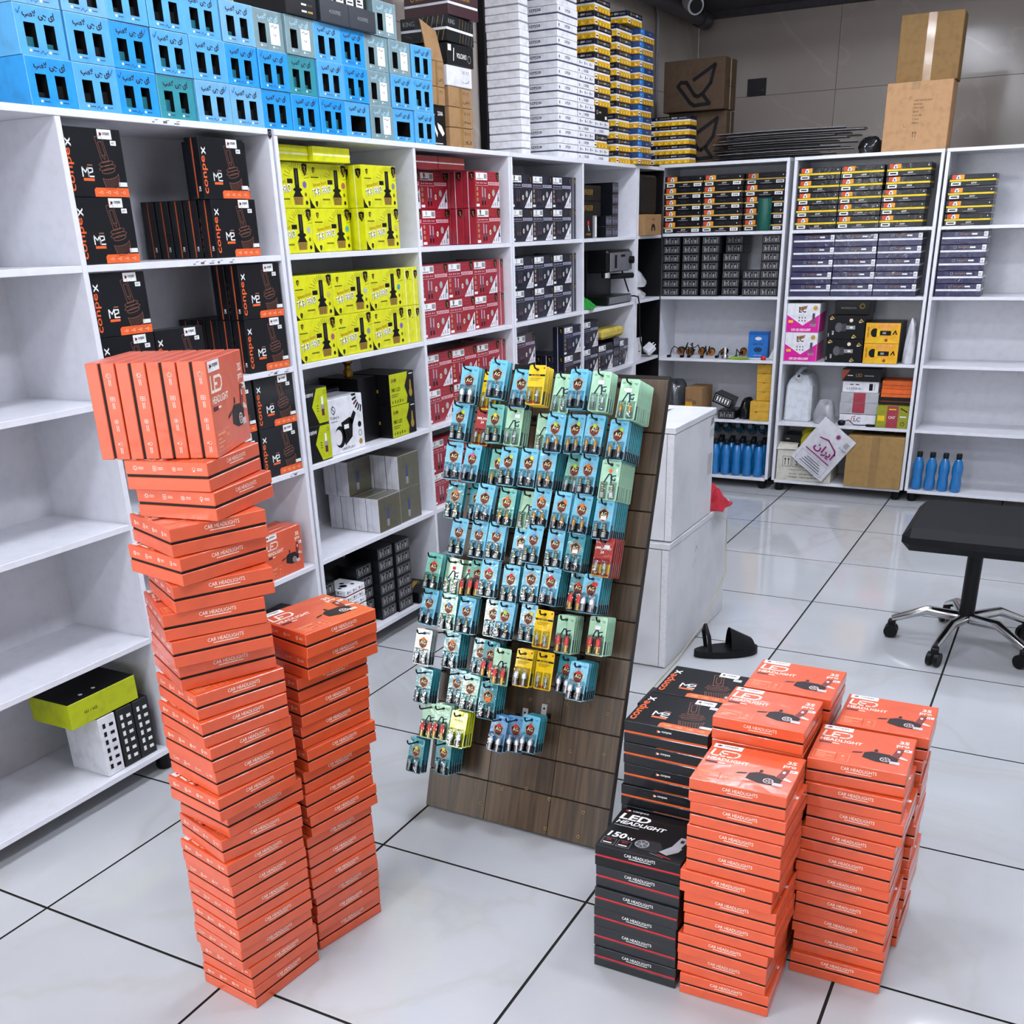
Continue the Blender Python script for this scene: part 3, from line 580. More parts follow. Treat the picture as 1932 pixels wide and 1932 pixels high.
# kraft cartons and flat boxes beside them
def kraft(w, d, h, note, m=KRAFT, tape=True, name='kraft_carton'):
    b = MB(); b.cbox(0, w, 0, d, 0, h, m, .002); F = b.front()
    if tape: F.rect(w*.44, 0, w*.58, h, TAPE)
    for i, s in enumerate(note): F.text(s, w*.62, h*(.66-.45*i), h*.17, mat('marker_ink', '#1c1a18', .6), w=w*.27, bold=.004, l=1)
    return one(b, name)
NOTE = '\u06F1\u06F5\u06F8\u06F5'
for k, (s, m) in enumerate((('\uFB91\uFE8D', KRAFT), ('\uFEEB\uFEA0\uFE91', KRAFT), ('\uFBFD\uFEA0\uFBFE', KRAFT), ('\uFBFD\uFE91\uFE81', mat('white_card', '#dedde2', .6)))):
    inst(kraft(.185, .2, .0685, (NOTE, s), m, k < 3), 'kraft_carton', ('brown taped carton with marker notes beside the blue ones, %s in its pile' % ('lowest', 'second', 'third')[k]) if k < 3 else 'small white carton with marker notes on the brown pile', 'carton', PL(3.855+jit(.004), ZL[5]+k*.070, .02, jit(1.5)), 'marker-noted cartons')
b = MB(); b.cbox(0, .115, 0, .2, 0, .138, BLKPL); F = b.front(); F.text('2306', .06, .105, .014, WHITE); F.text('LAMP', .012, .10, .008, WHITE); F.ring(.02, .03, .006, .0015, WHITE)
F.poly([(.02, .075), (.05, .03), (.055, .045), (.03, .08)], WHITE); F.poly([(.055, .08), (.085, .07), (.105, .045), (.09, .035), (.06, .06)], WHITE); F.rect(.01, .008, .09, .011, WHITE)
inst(one(b, 'headlamp_carton'), 'headlamp_carton', 'black carton with a white headlamp drawing between blue and brown cartons', 'carton', PL(3.735, ZL[5], .035))
inst(kraft(.115, .19, .06, ('\u06F2\u06F3\u06F5\u06F5',)), 'kraft_carton', 'brown carton on the black headlamp-drawing carton', 'carton', PL(3.735, ZL[5]+.139, .03), 'marker-noted cartons')
inst(kraft(.115, .19, .085, (NOTE, '\uFBFD\uFE91\uFEF4')), 'kraft_carton', 'taller brown carton under the raised flap, left of the brown pile', 'carton', PL(3.735, ZL[5]+.2, .03), 'marker-noted cartons')
b = MB(); b.add([(0, 0, 0), (.11, 0, 0), (.10, .02, .10), (.005, .03, .13)], [(0, 1, 2, 3)], KRAFT); b.add([(0, .003, 0), (.11, .003, 0), (.10, .023, .10), (.005, .033, .13)], [(3, 2, 1, 0)], KRAFT)
b.add([(0, 0, 0), (.11, 0, 0), (.11, .003, 0), (0, .003, 0)], [(0, 1, 2, 3)], KRAFT); inst(one(b, 'cardboard_flap'), 'cardboard_flap', 'loose brown cardboard flap standing on the taller brown carton', 'cardboard', PL(3.737, ZL[5]+.286, .03))
# flat boxes above
def flat(w, d, h, lid, band, base, lidart=None, baseart=None, name='flat_box', gap=(.44, .54)):
    l = MB(); l.cbox(0, w, 0, d, h*gap[1], h-.0006, lid); t = MB(); t.box(.002, w-.002, .002, d-.002, h*(gap[0]-.03), h*(gap[1]+.03), band); b = MB(); b.cbox(0, w, 0, d, .0006, h*gap[0], base)
    for m_, art, z, hh in ((l, lidart, h*gap[1], h*(1-gap[1])), (b, baseart, 0, h*gap[0])):
        if art: art(Face(m_, (0, 0, z), (1, 0, 0), (0, 0, 1)), w, hh*.97); art(Face(m_, (0, d, z), (0, -1, 0), (0, 0, 1)), d, hh*.97)
    return [('lid', l.mesh(name+'_lid')), ('inner_tray', t.mesh(name+'_tray')), ('base', b.mesh(name+'_base'))]
BND = mat('white_tray_card', '#eeeef2', .5); MAR = mat('maroon_card', '#3a1520', .35, coat=.5); YEL = mat('golden_yellow_card', '#f0b816', .35, coat=.6, bump=.3, bs=20); NAV = mat('navy_card', '#161b30', .32, coat=.6, bump=.3, bs=20); SBK = mat('satin_black_card', '#191a1c', .35, coat=.5, bump=.25, bs=15)
FACET = mat('light_yellow_facet', '#ffdf62', .35); FACET2 = mat('dark_yellow_facet', '#b98406', .4)
def facets(F, w, h):
    n = max(3, int(w/.045))
    for i in range(n):
        u = w*(.22+.75*i/n); s = w*.7/n
        F.poly([(u, h*.1), (u+s*.5, h*.9), (u+s*.25, h*.1)], FACET2); F.poly([(u+s*.5, h*.9), (u+s, h*.25), (u+s*.6, h*.2)], FACET)
    F.rect(w*.03, h*.12, w*.18, h*.85, WHITE, 1); F.rect(w*.05, h*.35, w*.16, h*.6, BLACK, 2)
def stripes(F, w, h):
    for i in range(5): F.line([(w*(.45+.11*i), h*.05), (w*(.50+.11*i), h*.95)], .0016, GOLD if i % 2 else GREYP)
def king(F, w, h): stripes(F, w, h); F.text('KING', w*.06, h*.3, h*.4, GREYP, bold=0)
def banker(F, w, h): F.ring(w*.22, h*.5, h*.22, h*.08, WHITE); F.text('BANKER', w*.30, h*.32, h*.36, GOLD, w=w*.24); F.text('80W', w*.57, h*.30, h*.40, WHITE, w=w*.14); F.rect(w*.74, h*.34, w*.92, h*.42, GREYP); F.rect(w*.74, h*.54, w*.92, h*.62, GREYP)
def limited(F, w, h): F.ring(w*.2, h*.5, h*.2, h*.08, GOLD); F.text('LIMITED EDITION', w*.28, h*.3, h*.4, GOLD, w=w*.42)
inst([('body', (lambda bb: (bb.cbox(0, .20, 0, .2, 0, .072, SBK), bb.front().rect(.006, .045, .03, .066, WHITE), bb.front().text('VOLCANO', .07, .025, .017, WHITE, w=.075), bb.front().line([(.045, .015), (.05, .055)], .005, WHITE), bb.front().ring(.165, .028, .012, .003, GREYP), bb)[-1])(MB()).mesh('volcano_body'))], 'black_carton', 'black carton with white lettering above the small white carton', 'carton', PL(3.862, ZL[5]+.2815, .02))
inst(flat(.22, .2, .085, SBK, BND, SBK, king, stripes), 'striped_flat_box', 'black flat box with gold diagonal stripes in the high pile', 'box', PL(3.852, ZL[5]+.355, .01, 3))
inst(flat(.215, .2, .082, MAR, BND, MAR, limited, None), 'maroon_flat_box', 'maroon flat box with gold lettering above the striped black box', 'box', PL(3.872, ZL[5]+.4415, .012, -2))
inst(flat(.215, .2, .075, NAV, BND, YEL, banker, facets), 'yellow_flat_box', 'yellow and navy flat box topping the maroon one', 'box', PL(3.872, ZL[5]+.525, .012, -2))
# ---- thin white kit boxes
WBX = mat('white_kit_card', '#f2f2f6', .35, coat=.4, bump=.2, bs=15); WLO = mat('slate_tray_card', '#474a60', .5)
def wtext(F, w, h): F.text('IZPJ2B', w*.36, h*.25, h*.5, NAVYP, w=w*.26, bold=.02); F.rect(w*.06, h*.3, w*.10, h*.7, NAVYP)
def wicons(F, w, h):
    for i in range(3): F.rect(w*(.10+.30*i), h*.3, w*(.14+.30*i), h*.75, NAVYP); F.rect(w*(.17+.30*i), h*.4, w*(.27+.30*i), h*.55, GREYP)
white_a = flat(.215, .22, .0605, WBX, WLO, WBX, wtext, None, 'white_kit'); white_b = flat(.085, .165, .0605, WBX, mat('grey_tray_card', '#8d8d92', .5), WBX, None, None, 'white_kit_narrow'); white_c = flat(.195, .2, .0605, WBX, WLO, WBX, wicons, wtext, 'white_kit_icons')
def pile(proto, n, Y, Z, hh, label, name, cat, grp, inset=.015, j=.003, x=None, yaw=0):
    for k in range(n):
        M = PL(Y+jit(j), Z+k*hh, inset+jit(j), yaw+jit(.7)) if x is None else PB(x+jit(j), Z+k*hh, inset+jit(j), yaw+jit(.7))
        inst(proto, name, '%s, %s' % (label, O[k+1]+' from below' if k < n-1 else 'topmost'), cat, M, grp)
pile(white_b, 13, 4.56, ZL[5], .0607, 'narrow white kit box in the leftmost white pile', 'white_kit_box', 'box', 'white kits, left pile', .07, .002)
pile(white_a, 13, 4.833, ZL[5], .0607, 'white kit box in the tall white shelf-top pile', 'white_kit_box', 'box', 'white kits, tall pile', .02, .002)
pile(white_c, 7, 5.058, ZL[5], .0607, 'white icon-printed kit box in the lower white pile', 'white_kit_box', 'box', 'white kits, low pile', .022, .002)
# ---- navy and yellow kit boxes
gold_box = flat(.20, .17, .0565, NAV, BND, YEL, banker, facets, 'gold_kit', (.44, .58))
gold_blue = flat(.20, .17, .0565, mat('blue_navy_card', '#1d3f74', .3, coat=.6, bump=.3, bs=20), BND, mat('ochre_yellow_card', '#cf9d2a', .35, coat=.6, bump=.3, bs=20), lambda F, w, h: (F.rect(w*.02, h*.05, w*.3, h*.95, mat('cyan_label', '#1583d8', .4)), F.text('Eye', w*.06, h*.3, h*.4, WHITE, l=1), F.rect(w*.6, h*.4, w*.75, h*.6, GREYP)), facets, 'gold_kit_blue')
b = MB(); b.cbox(0, .17, 0, .17, 0, .062, BLKPL); b.front().text('candy', .055, .03, .012, WHITE); b.front().ring(.035, .036, .008, .002, WHITE); b.front().rect(.13, .008, .155, .022, WHITE)
inst(white_c, 'white_kit_box', 'white kit box under the navy one right of the low white pile', 'box', PL(5.262, ZL[5], .03), 'white kits, short pile')
inst(flat(.17, .17, .0605, NAV, BND, YEL, banker, facets), 'kit_box', 'navy and yellow kit box between white ones in the short pile', 'box', PL(5.265, ZL[5]+.061, .03))
inst(white_c, 'white_kit_box', 'white kit box under the small black box in the short pile', 'box', PL(5.262, ZL[5]+.122, .03), 'white kits, short pile')
inst(one(b, 'small_black_box'), 'small_black_box', 'small black box with white print under the yellow and navy pile', 'box', PL(5.27, ZL[5]+.1832, .03))
pile(gold_box, 8, 5.268, ZL[5]+.2465, .0567, 'navy and yellow kit box, pile on small black box', 'kit_box', 'box', 'yellow kits, raised pile', .03)
pile(gold_box, 11, 5.52, ZL[5], .0567, 'navy and yellow kit box, middle pile above coffee machine', 'kit_box', 'box', 'yellow kits, middle pile', .02, .003)
pile(gold_blue, 11, 5.735, ZL[5], .0567, 'blue-labelled yellow kit box in the pile by the corner', 'kit_box', 'box', 'yellow kits, corner pile', -.02, .004)
pile(gold_box, 1, 5.62, ZL[5]+.632, .0567, 'navy and yellow kit box lying across two tall yellow piles', 'kit_box', 'box', 'yellow kits, crossing', .0, .003)
gold_front = flat(.255, .12, .048, NAV, BND, YEL, banker, facets, 'gold_kit_front', (.44, .60))
pile(gold_front, 5, 0, ZB[5], .0482, 'navy and yellow kit box, short stack before bird carton', 'kit_box', 'box', 'yellow kits, short stack', .0, .008, x=-2.395)

# ---- yellow bulb cartons
YB = mat('lemon_yellow_carton', '#dfe010', .32, coat=.5, bump=.1, bs=12); YBS = mat('yellow_carton_stripe', '#f4f2b0', .4)
def bulb_pic(F, x, y, s, body, base):
    F.rect(x-.10*s, y+.45*s, x+.10*s, y+s, body); F.rect(x-.03*s, y+.55*s, x+.03*s, y+.95*s, DIM, 1)
    F.poly([(x-.22*s, y+.42*s), (x-.14*s, y+.47*s), (x+.14*s, y+.47*s), (x+.22*s, y+.42*s), (x+.12*s, y+.36*s), (x-.12*s, y+.36*s)], body, 1)
    F.poly([(x-.12*s, y+.36*s), (x+.12*s, y+.36*s), (x+.24*s, y+.22*s), (x-.24*s, y+.22*s)], body); F.poly([(x-.24*s, y+.22*s), (x+.24*s, y+.22*s), (x+.2*s, y), (x-.2*s, y)], base)
    for i in range(4): F.line([(x+(-.14+.09*i)*s, y+.2*s), (x+(-.12+.08*i)*s, y+.02*s)], .02*s, body, 1)
def shield(F, u, v, s, m, m2): F.poly([(u-.4*s, v+.45*s), (u, v+.55*s), (u+.4*s, v+.45*s), (u+.34*s, v-.1*s), (u, v-.55*s), (u-.34*s, v-.1*s)], m); F.line([(u-.15*s, v+.25*s), (u+.12*s, v+.2*s), (u-.08*s, v), (u+.14*s, v-.1*s), (u, v-.3*s)], .09*s, m2, 1)
def yellow_carton(stk):
    w, d, h = .2125, .055, .1355; b = MB(); b.cbox(0, w, 0, d, 0, h, YB); F = b.front(); OL = mat('olive_ray', '#6d6a0c', .5); ORG = mat('amber_text', '#b06a10', .5)
    shield(F, w*.15, h*.84, h*.13, BLACK, YELP); F.rect(w*.07, h*.68, w*.27, h*.70, BLACK)
    F.text('famous brand', w*.12, h*.47, h*.09, ORG, w=w*.34, rot=8, bold=.01); F.rect(w*.49, h*.54, w*.62, h*.64, BLACK)
    F.text('T43 PRO', w*.095, h*.255, h*.17, BLACK, w=w*.49, rot=8, bold=.05); F.text('T43 PRO', w*.09, h*.26, h*.17, WHITE, w=w*.49, rot=8, bold=.012, l=1); F.rect(w*.33, h*.18, w*.52, h*.215, OL)
    for a in range(15, 170, 12): F.line([(w*.72+.30*h*math.cos(R(a)), h*.58+.30*h*math.sin(R(a))), (w*.72+(.42 if 40 < a < 140 else .5)*h*math.cos(R(a)), h*.58+.41*h*math.sin(R(a)))], .0016, OL)
    bulb_pic(F, w*.72, h*.07, h*.80, BLACK, mat('brass_art', '#a08030', .4)); shield(F, w*.93, h*.85, h*.26, BLACK, GOLD)
    F.circ(w*.91, h*.30, h*.05, OL, 0, 6); F.circ(w*.92, h*.12, h*.055, BLACK, 0, 5); F.poly([(0, 0), (w*.13, 0), (w*.05, h*.12), (0, h*.24)], BLACK); shield(F, w*.17, h*.09, h*.13, BLACK, OL)
    for f, L in ((b.left(d), d), (b.right(w), d)): f.rect(L*.42, 0, L*.5, h, YBS); shield(f, L*.75, h*.8, h*.22, BLACK, GOLD)
    b.top(h).rect(0, d*.42, w, d*.5, YBS)
    s = MB(); Face(s, (0, 0, 0), (1, 0, 0), (0, 0, 1), .0008).circ(w*.90, h*.52, h*.075, stk)
    return [('carton', b.mesh('yellow_carton')), ('sticker', s.mesh('holo_sticker'))]
stks = [mat('holo_sticker_'+n, c, .25, .4) for n, c in (('silver', '#cfd6d2'), ('violet', '#8a76d6'), ('cyan', '#58b8c8'), ('pink', '#c86a86'), ('gold', '#e8d86a'), ('grey', '#9aa6ac'))]
yels = [yellow_carton(s) for s in stks]
YSP = Matrix(((0, 1, 0, 0), (-1, 0, 0, 0), (0, 0, 1, 0), (0, 0, 0, 1)))
for sh, (z, nm) in enumerate(((ZL[4], 'top'), (ZL[3], 'second'))):
    Y0 = 2.796
    for r in range(2):
        for c in range(3):
            yy = Y0+c*.2135+(.01 if c == 2 and sh == 0 else 0)
            inst(yels[(c*2+r+sh*3) % 6], 'bulb_carton', 'yellow bulb carton facing out, %s yellow shelf, %s row, %s from the left' % (nm, ('lower', 'upper')[r], O[c+1]), 'carton', PL(yy, z+r*.1365, .012 if (sh or c == 2) else .07, jit(.4)), 'yellow bulb cartons')
            for q in range(2): inst(yels[(c+q) % 6], 'bulb_carton', 'yellow bulb carton, %s rank deep, %s yellow shelf, %s row, %s column' % (O[q+2], nm, ('lower', 'upper')[r], O[c+1]), 'carton', PL(yy+.004, z+r*.1365, (.012 if (sh or c == 2) else .07)+.057*(q+1)), 'yellow bulb cartons')
    if sh:
        for r in range(2):
            for q in range(2): inst(yels[q], 'bulb_carton', 'yellow bulb carton turned spine outward, second yellow shelf, %s row, %s of two' % (('lower', 'upper')[r], O[q+1]), 'carton', PL(3.438+.0556*q, z+r*.1365, .012) @ TR(0, .2135, 0, -90), 'yellow bulb cartons')
b = MB(); b.cbox(0, .2, 0, .13, 0, .045, YB); b.front().rect(0, .018, .2, .024, YBS); ysl = one(b, 'yellow_lying')
for k in range(2): inst(ysl, 'bulb_carton', 'yellow carton lying flat on the top row, %s' % ('left', 'right')[k], 'carton', PL(2.797+.203*k if k == 0 else 2.999, ZL[4]+.274, .03 if k else .05), 'yellow cartons lying flat')
# ---------------------------------------------------------------- red and navy lamp cartons
def lamp_carton(body, txt, tint, name):
    w, d, h = .2075, .06, .137; b = MB(); b.cbox(0, w, 0, d, 0, h, body); F = b.front()
    F.rect(w*.04, h*.76, w*.50, h*.96, WHITE); shield(F, w*.17, h*.88, h*.13, BLACK, GREYP); F.rect(w*.07, h*.785, w*.33, h*.81, BLACK); F.rect(w*.36, h*.80, w*.48, h*.93, GREYP, 1)
    F.frame(w*.53, h*.81, w*.76, h*.91, .001, tint); shield(F, w*.93, h*.86, h*.24, BLACK, GOLD)
    for i in range(3): F.rect(w*(.06+.15*i), h*.665, w*(.09+.15*i), h*.70, txt); F.rect(w*(.11+.15*i), h*.67, w*(.17+.15*i), h*.69, txt)
    F.line([(0.002, h*.615), (w*.50, h*.615), (w*.54, h*.63)], .0013, txt); F.poly([(w*.55, h*.63), (w*.98, h*.63), (w*.98, h*.715), (w*.52, h*.715)], txt)
    for i in range(7): F.rect(w*(.57+.058*i), h*.645, w*(.60+.058*i), h*.70, body, 1)
    for i in range(3): F.circ(w*.085, h*(.52-.145*i), h*.05, mat('tan_badge', '#c8a878', .5)); F.circ(w*.085, h*(.52-.145*i), h*.022, body, 1)
    silver = mat('silver_art', '#b9aeb8', .35, .3)
    for k in range(2): u = w*(.29+.105*k); F.rect(u-w*.022, h*.30-.004*k, u+w*.022, h*(.57-.03*k), silver if tint is not DIM else DIM); F.rect(u-w*.03, h*.20, u+w*.03, h*.30, mat('plum_art', '#6d4a58', .4)); F.rect(u-w*.024, h*.08, u+w*.024, h*.20, BLACK)
    F.rect(w*.03, h*.04, w*.16, h*.11, WHITE); F.circ(w*.56, h*.32, h*.06, mat('cream_badge', '#ded8b8', .5), 0, 12, 1.3); F.circ(w*.56, h*.32, h*.03, mat('blue_badge', '#5d7fb0', .5), 1)
    F.poly([(w*.62, .001), (w-.001, .001), (w-.001, h*.55)], mat('pale_print', '#e3e0e4', .5))
    bulb_pic(F, w*.935, h*.18, h*.24, BLACK, BLACK)
    for i in range(3): F.rect(w*(.70+.09*i), h*.05, w*(.735+.09*i), h*(.12+.03*i), GREYP, 1)
    for f in (b.left(d), b.right(w)): f.rect(d*.42, 0, d*.47, h, mat('pale_print', '#e3e0e4', .5)); shield(f, d*.75, h*.86, h*.22, BLACK, GOLD)
    s = MB(); Face(s, (0, 0, 0), (1, 0, 0), (0, 0, 1), .0008).circ(w*.74, h*.42, h*.085, stks[0], 0, 14, 1.15)
    return [('carton', b.mesh(name)), ('sticker', s.mesh(name+'_sticker'))]
REDC = mat('crimson_carton', '#a01a2c', .32, coat=.6, bump=.25, bs=14); NVC = mat('dark_navy_carton', '#1d1f30', .32, coat=.6, bump=.25, bs=14); PLUM = mat('plum_carton', '#33202f', .32, coat=.6, bump=.25, bs=14)
red = lamp_carton(REDC, mat('pale_pink_print', '#e8c8cc', .5), mat('rose_print', '#c85a68', .5), 'red_carton'); navy = lamp_carton(NVC, mat('pale_lavender_print', '#b9b9cc', .5), DIM, 'navy_carton'); plum = lamp_carton(PLUM, mat('pale_lavender_print', '#b9b9cc', .5), DIM, 'plum_carton')
def block(proto, what, shelf, Y0, z, cols, rows, grp, inset=.035, ranks=1, pitch=.209, spines=0, skip=(), ahead=0.):
    for r in range(rows):
        for c in range(cols):
            if (r, c) in skip: continue
            inset_ = inset-(ahead if c == cols-1 else 0)
            rn = ('lower', 'upper')[r] if rows == 2 else ('lower', 'middle', 'upper')[r]
            inst(proto, 'lamp_carton', '%s, %s shelf from the top, %s row, %s from the left' % (what, shelf, rn, O[c+1]), 'carton', PL(Y0+c*pitch, z+r*.138, inset_, jit(.3)), grp)
            for q in range(ranks if c == cols-1 else min(ranks, 1)): inst(proto, 'lamp_carton', '%s, %s shelf from the top, %s row, %s column, %s rank deep' % (what, shelf, rn, O[c+1], O[q+2]), 'carton', PL(Y0+c*pitch, z+r*.138, inset_+.0615*(q+1)), grp)
        for q in range(spines): inst(proto, 'lamp_carton', '%s turned spine outward, %s shelf from the top, %s row, %s spine' % (what, shelf, rn, O[q+1]), 'carton', PL(Y0+cols*pitch+.062*q, z+r*.138, inset) @ TR(0, .2085, 0, -90), grp)
block(red, 'red lamp carton', 'first', 3.61, ZL[4], 3, 2, 'red lamp cartons', pitch=.2085, inset=.15, ahead=.135, ranks=2)
block(red, 'red lamp carton', 'second', 3.60, ZL[3], 3, 2, 'red lamp cartons', spines=1, pitch=.2085)
block(red, 'red lamp carton', 'third', 3.60, ZL[2], 3, 2, 'red lamp cartons', spines=1, pitch=.2085)
block(red, 'red lamp carton', 'fourth', 3.60, ZL[1], 3, 2, 'red lamp cartons', pitch=.2085, ranks=0)
b = MB(); b.cbox(0, .2, 0, .13, 0, .045, REDC); b.front().rect(0, .020, .2, .024, mat('pale_print', '#e3e0e4', .5)); rl = one(b, 'red_lying')
for k in range(2): inst(rl, 'lamp_carton', 'red carton lying flat on the top red row, %s' % ('left', 'right')[k], 'carton', PL(3.62+.205*k, ZL[4]+.277, .06), 'red cartons lying flat')
block(navy, 'navy lamp carton', 'first', 4.375, ZL[4], 3, 2, 'navy lamp cartons', spines=1, pitch=.2085)
block(navy, 'navy lamp carton', 'second', 4.375, ZL[3], 3, 2, 'navy lamp cartons', spines=1, pitch=.2085)
for k in range(2): inst(plum if k else navy, 'lamp_carton', ('plum' if k else 'navy')+' lamp carton at the left of the third shelf down', 'carton', PL(4.375, ZL[2]+.138*k, .035), 'navy lamp cartons')
for k in range(3): inst(navy, 'lamp_carton', 'navy lamp carton on the third shelf down in a rank behind, %s' % O[k+1], 'carton', PL(4.84, ZL[2], .07+.0615*k), 'navy lamp cartons')
for k in range(2): inst(navy, 'lamp_carton', 'navy lamp carton on the third shelf down, right end, %s' % ('lower', 'upper')[k], 'carton', PL(4.845, ZL[2]+.138*k, .007), 'navy lamp cartons')
# fourth shelf navy pair stays behind the display; bay five third shelf
for k in range(2): inst(navy, 'lamp_carton', 'charcoal lamp carton below the coffee machine, left column, %s' % ('lower', 'upper')[k], 'carton', PL(5.12, ZL[2]+.138*k, .03), 'navy lamp cartons below the coffee machine')
inst(navy, 'lamp_carton', 'charcoal lamp carton below the coffee machine, second from the left', 'carton', PL(5.33, ZL[2], .03), 'navy lamp cartons below the coffee machine')
# ---------------------------------------------------------------- small dark module boxes with a printed end
SMK = mat('small_black_carton', '#15161b', .35, coat=.5)
def module_box(w, d, h, ink, name):
    b = MB(); b.cbox(0, w, 0, d, 0, h, SMK, .001); F = b.front(); F.frame(w*.07, h*.18, w*.93, h*.84, h*.03, ink)
    for i, (u, ww) in enumerate(((.14, .07), (.24, .04), (.33, .10), (.50, .05), (.60, .03), (.68, .10), (.83, .04))):
        F.rect(w*u, h*.26, w*(u+ww), h*(.76 if i % 2 == 0 else .62), ink)
    F.line([(w*.35, h*.74), (w*.42, h*.48), (w*.33, h*.30)], h*.06, SMK, 1)
    return one(b, name)
mb1 = module_box(.105, .16, .049, GREYP, 'module_box'); mb2 = module_box(.082, .16, .052, mat('lavender_grey_print', '#8f90a8', .5), 'module_box_b')
for k in range(3): inst(mb2, 'module_box', 'small dark module box under the sponge, column of three, %s' % ('bottom', 'middle', 'top')[k], 'box', PL(5.545, ZL[2]+.0455*k if False else ZL[2]+.0528*k*.86, .03) if False else PL(5.545, ZL[2]+.0526*k, .03), 'module boxes under the sponge')
inst([('carton', navy[0][1]), ('sticker', navy[1][1])], 'lamp_carton', 'charcoal lamp carton at the right end under the coffee machine', 'carton', PL(5.632, ZL[2], .03) @ Matrix.Diagonal((.62, 1, 1, 1)), 'navy lamp cartons below the coffee machine')
# bay five, top shelf: black boxes with gold lettering
def gold_box_(t, w, d, h, face='front'):
    b = MB(); b.cbox(0, w, 0, d, 0, h, mat('matt_black_card', '#0c0c0f', .35, coat=.3)); b.front().text(t, w*.14, h*.4, h*.34, GOLD, w=w*.5, shear=.3, bold=.0); return one(b, 'gold_letter_box')
for k in range(2): inst(gold_box_('AVENDER', .29, .2, .072), 'gold_letter_box', 'black box with gold slanted lettering above the coffee machine, %s' % ('lower', 'upper')[k], 'box', PL(5.10, ZL[4]+.10+.073*k if k == 0 else ZL[4]+.173, .045), 'gold-lettered black boxes')
b = MB(); b.cbox(0, .285, 0, .19, 0, .098, mat('matt_black_card', '#0c0c0f', .35)); inst(one(b, 'plain_black_box'), 'plain_black_box', 'plain black box under the two gold-lettered boxes', 'box', PL(5.10, ZL[4], .075))
b = MB(); b.cbox(0, .11, 0, .035, 0, .125, BLKPL); F = b.front(); F.line([(.055, .06), (.065, .035)], .006, WHITE); F.circ(.055, .07, .012, REDP); F.text('avenger', .03, .012, .011, GOLD, w=.06); inst(one(b, 'bulb_box'), 'bulb_box', 'small black box with a bulb picture leaning before the gold-lettered boxes', 'box', PL(5.12, ZL[4], .02))
b = MB(); b.cbox(0, .03, 0, .05, 0, .105, GREYP); b.front().rect(.006, .006, .024, .098, WHITE); inst(one(b, 'narrow_box'), 'narrow_box', 'narrow grey box standing between dark boxes above the coffee machine', 'box', PL(5.25, ZL[4], .018))
for c in range(2):
    for r in range(2 if c == 0 else 5):
        inst(mb2, 'module_box', 'small dark module box above the coffee machine, %s column, %s from below' % (('left', 'right')[c], O[r+1]), 'box', PL(5.40+.0845*c if c else 5.395, ZL[4]+.0526*r*.93 if False else ZL[4]+.0526*r, .02 if c else .018), 'module boxes above the coffee machine')
# ---------------------------------------------------------------- bay two, lower shelves
GY_ = mat('lime_print', '#b9c40e', .4)
def hexbox():
    w, d, h = .125, .1, .125; b = MB(); b.cbox(0, w, 0, d, 0, h, mat('matt_black_card', '#0c0c0f', .35)); F = b.front()
    F.poly([(w*.3, h*.5), (w*.55, h*.97), (w*.99, h*.97), (w*.99, h*.03), (w*.55, h*.03)], GY_); F.text('100W', w*.06, h*.78, h*.10, WHITE, w=w*.34)
    F.rect(w*.72, h*.52, w*.80, h*.74, WHITE, 1); F.rect(w*.68, h*.40, w*.84, h*.52, GREYP, 1); F.rect(w*.70, h*.22, w*.82, h*.40, mat('maroon_print', '#5a1a2a', .5), 1); F.ring(w*.88, h*.84, h*.05, .0014, BLACK, 1)
    for i in range(3): F.rect(w*.50, h*(.36+.07*i), w*.58, h*(.38+.07*i), BLACK, 1)
    return one(b, 'hex_box')
hx = hexbox()
for k in range(2): inst(hx, 'lamp_box', 'black box with a lime hexagon and bulb picture, %s of two' % ('lower', 'upper')[k], 'box', PL(2.798, ZL[2]+.126*k, .012), 'lime hexagon boxes')
w, d, h = .22, .115, .195; b = MB(); b.cbox(0, w, 0, d, 0, h, mat('glossy_white_card', '#e9e9ee', .3, coat=.5)); F = b.front()
F.line([(w*.2, h*.88), (w*.16, h*.84), (w*.2, h*.80), (w*.24, h*.76), (w*.2, h*.72)], .003, BLACK); F.ring(w*.2, h*.80, h*.06, .0025, BLACK); F.text("Toby's", w*.10, h*.63, h*.065, BLACK, w=w*.24); F.rect(w*.12, h*.59, w*.30, h*.60, BLACK)
F.circ(w*.33, h*.30, h*.16, BLACK, 0, 16, 1.25); F.circ(w*.28, h*.30, h*.11, mat('pale_print', '#e3e0e4', .5), 1, 16, 1.3); F.poly([(w*.38, h*.55), (w*.62, h*.62), (w*.70, h*.55), (w*.66, h*.25), (w*.45, h*.12)], BLACK, 0); F.poly([(w*.60, h*.55), (w*.74, h*.72), (w*.80, h*.66), (w*.68, h*.45)], BLACK); F.rect(w*.45, h*.42, w*.58, h*.50, WHITE, 1)
F.text('LENS PLUS-3', w*.36, h*.045, h*.045, BLACK, w=w*.34)
for i, m_ in enumerate((BLACK, GREYP, GOLD)): F.ring(w*.88, h*(.12+.16*(2-i)), h*.05, .003, m_) if i == 1 else F.circ(w*.88, h*(.12+.16*(2-i)), h*.055, m_)
for a in range(0, 90, 15): F.line([(w+0-.04*math.cos(R(a)), h-.045*math.sin(R(a))), (w-.06*math.cos(R(a)), h-.065*math.sin(R(a)))], .008, mat('maroon_print', '#5a1a2a', .5) if a == 30 else BLACK)
inst(one(b, 'lens_box'), 'lens_box', 'white box with a black projector lens picture beside the lime hexagon boxes', 'box', PL(2.928, ZL[2], .03))
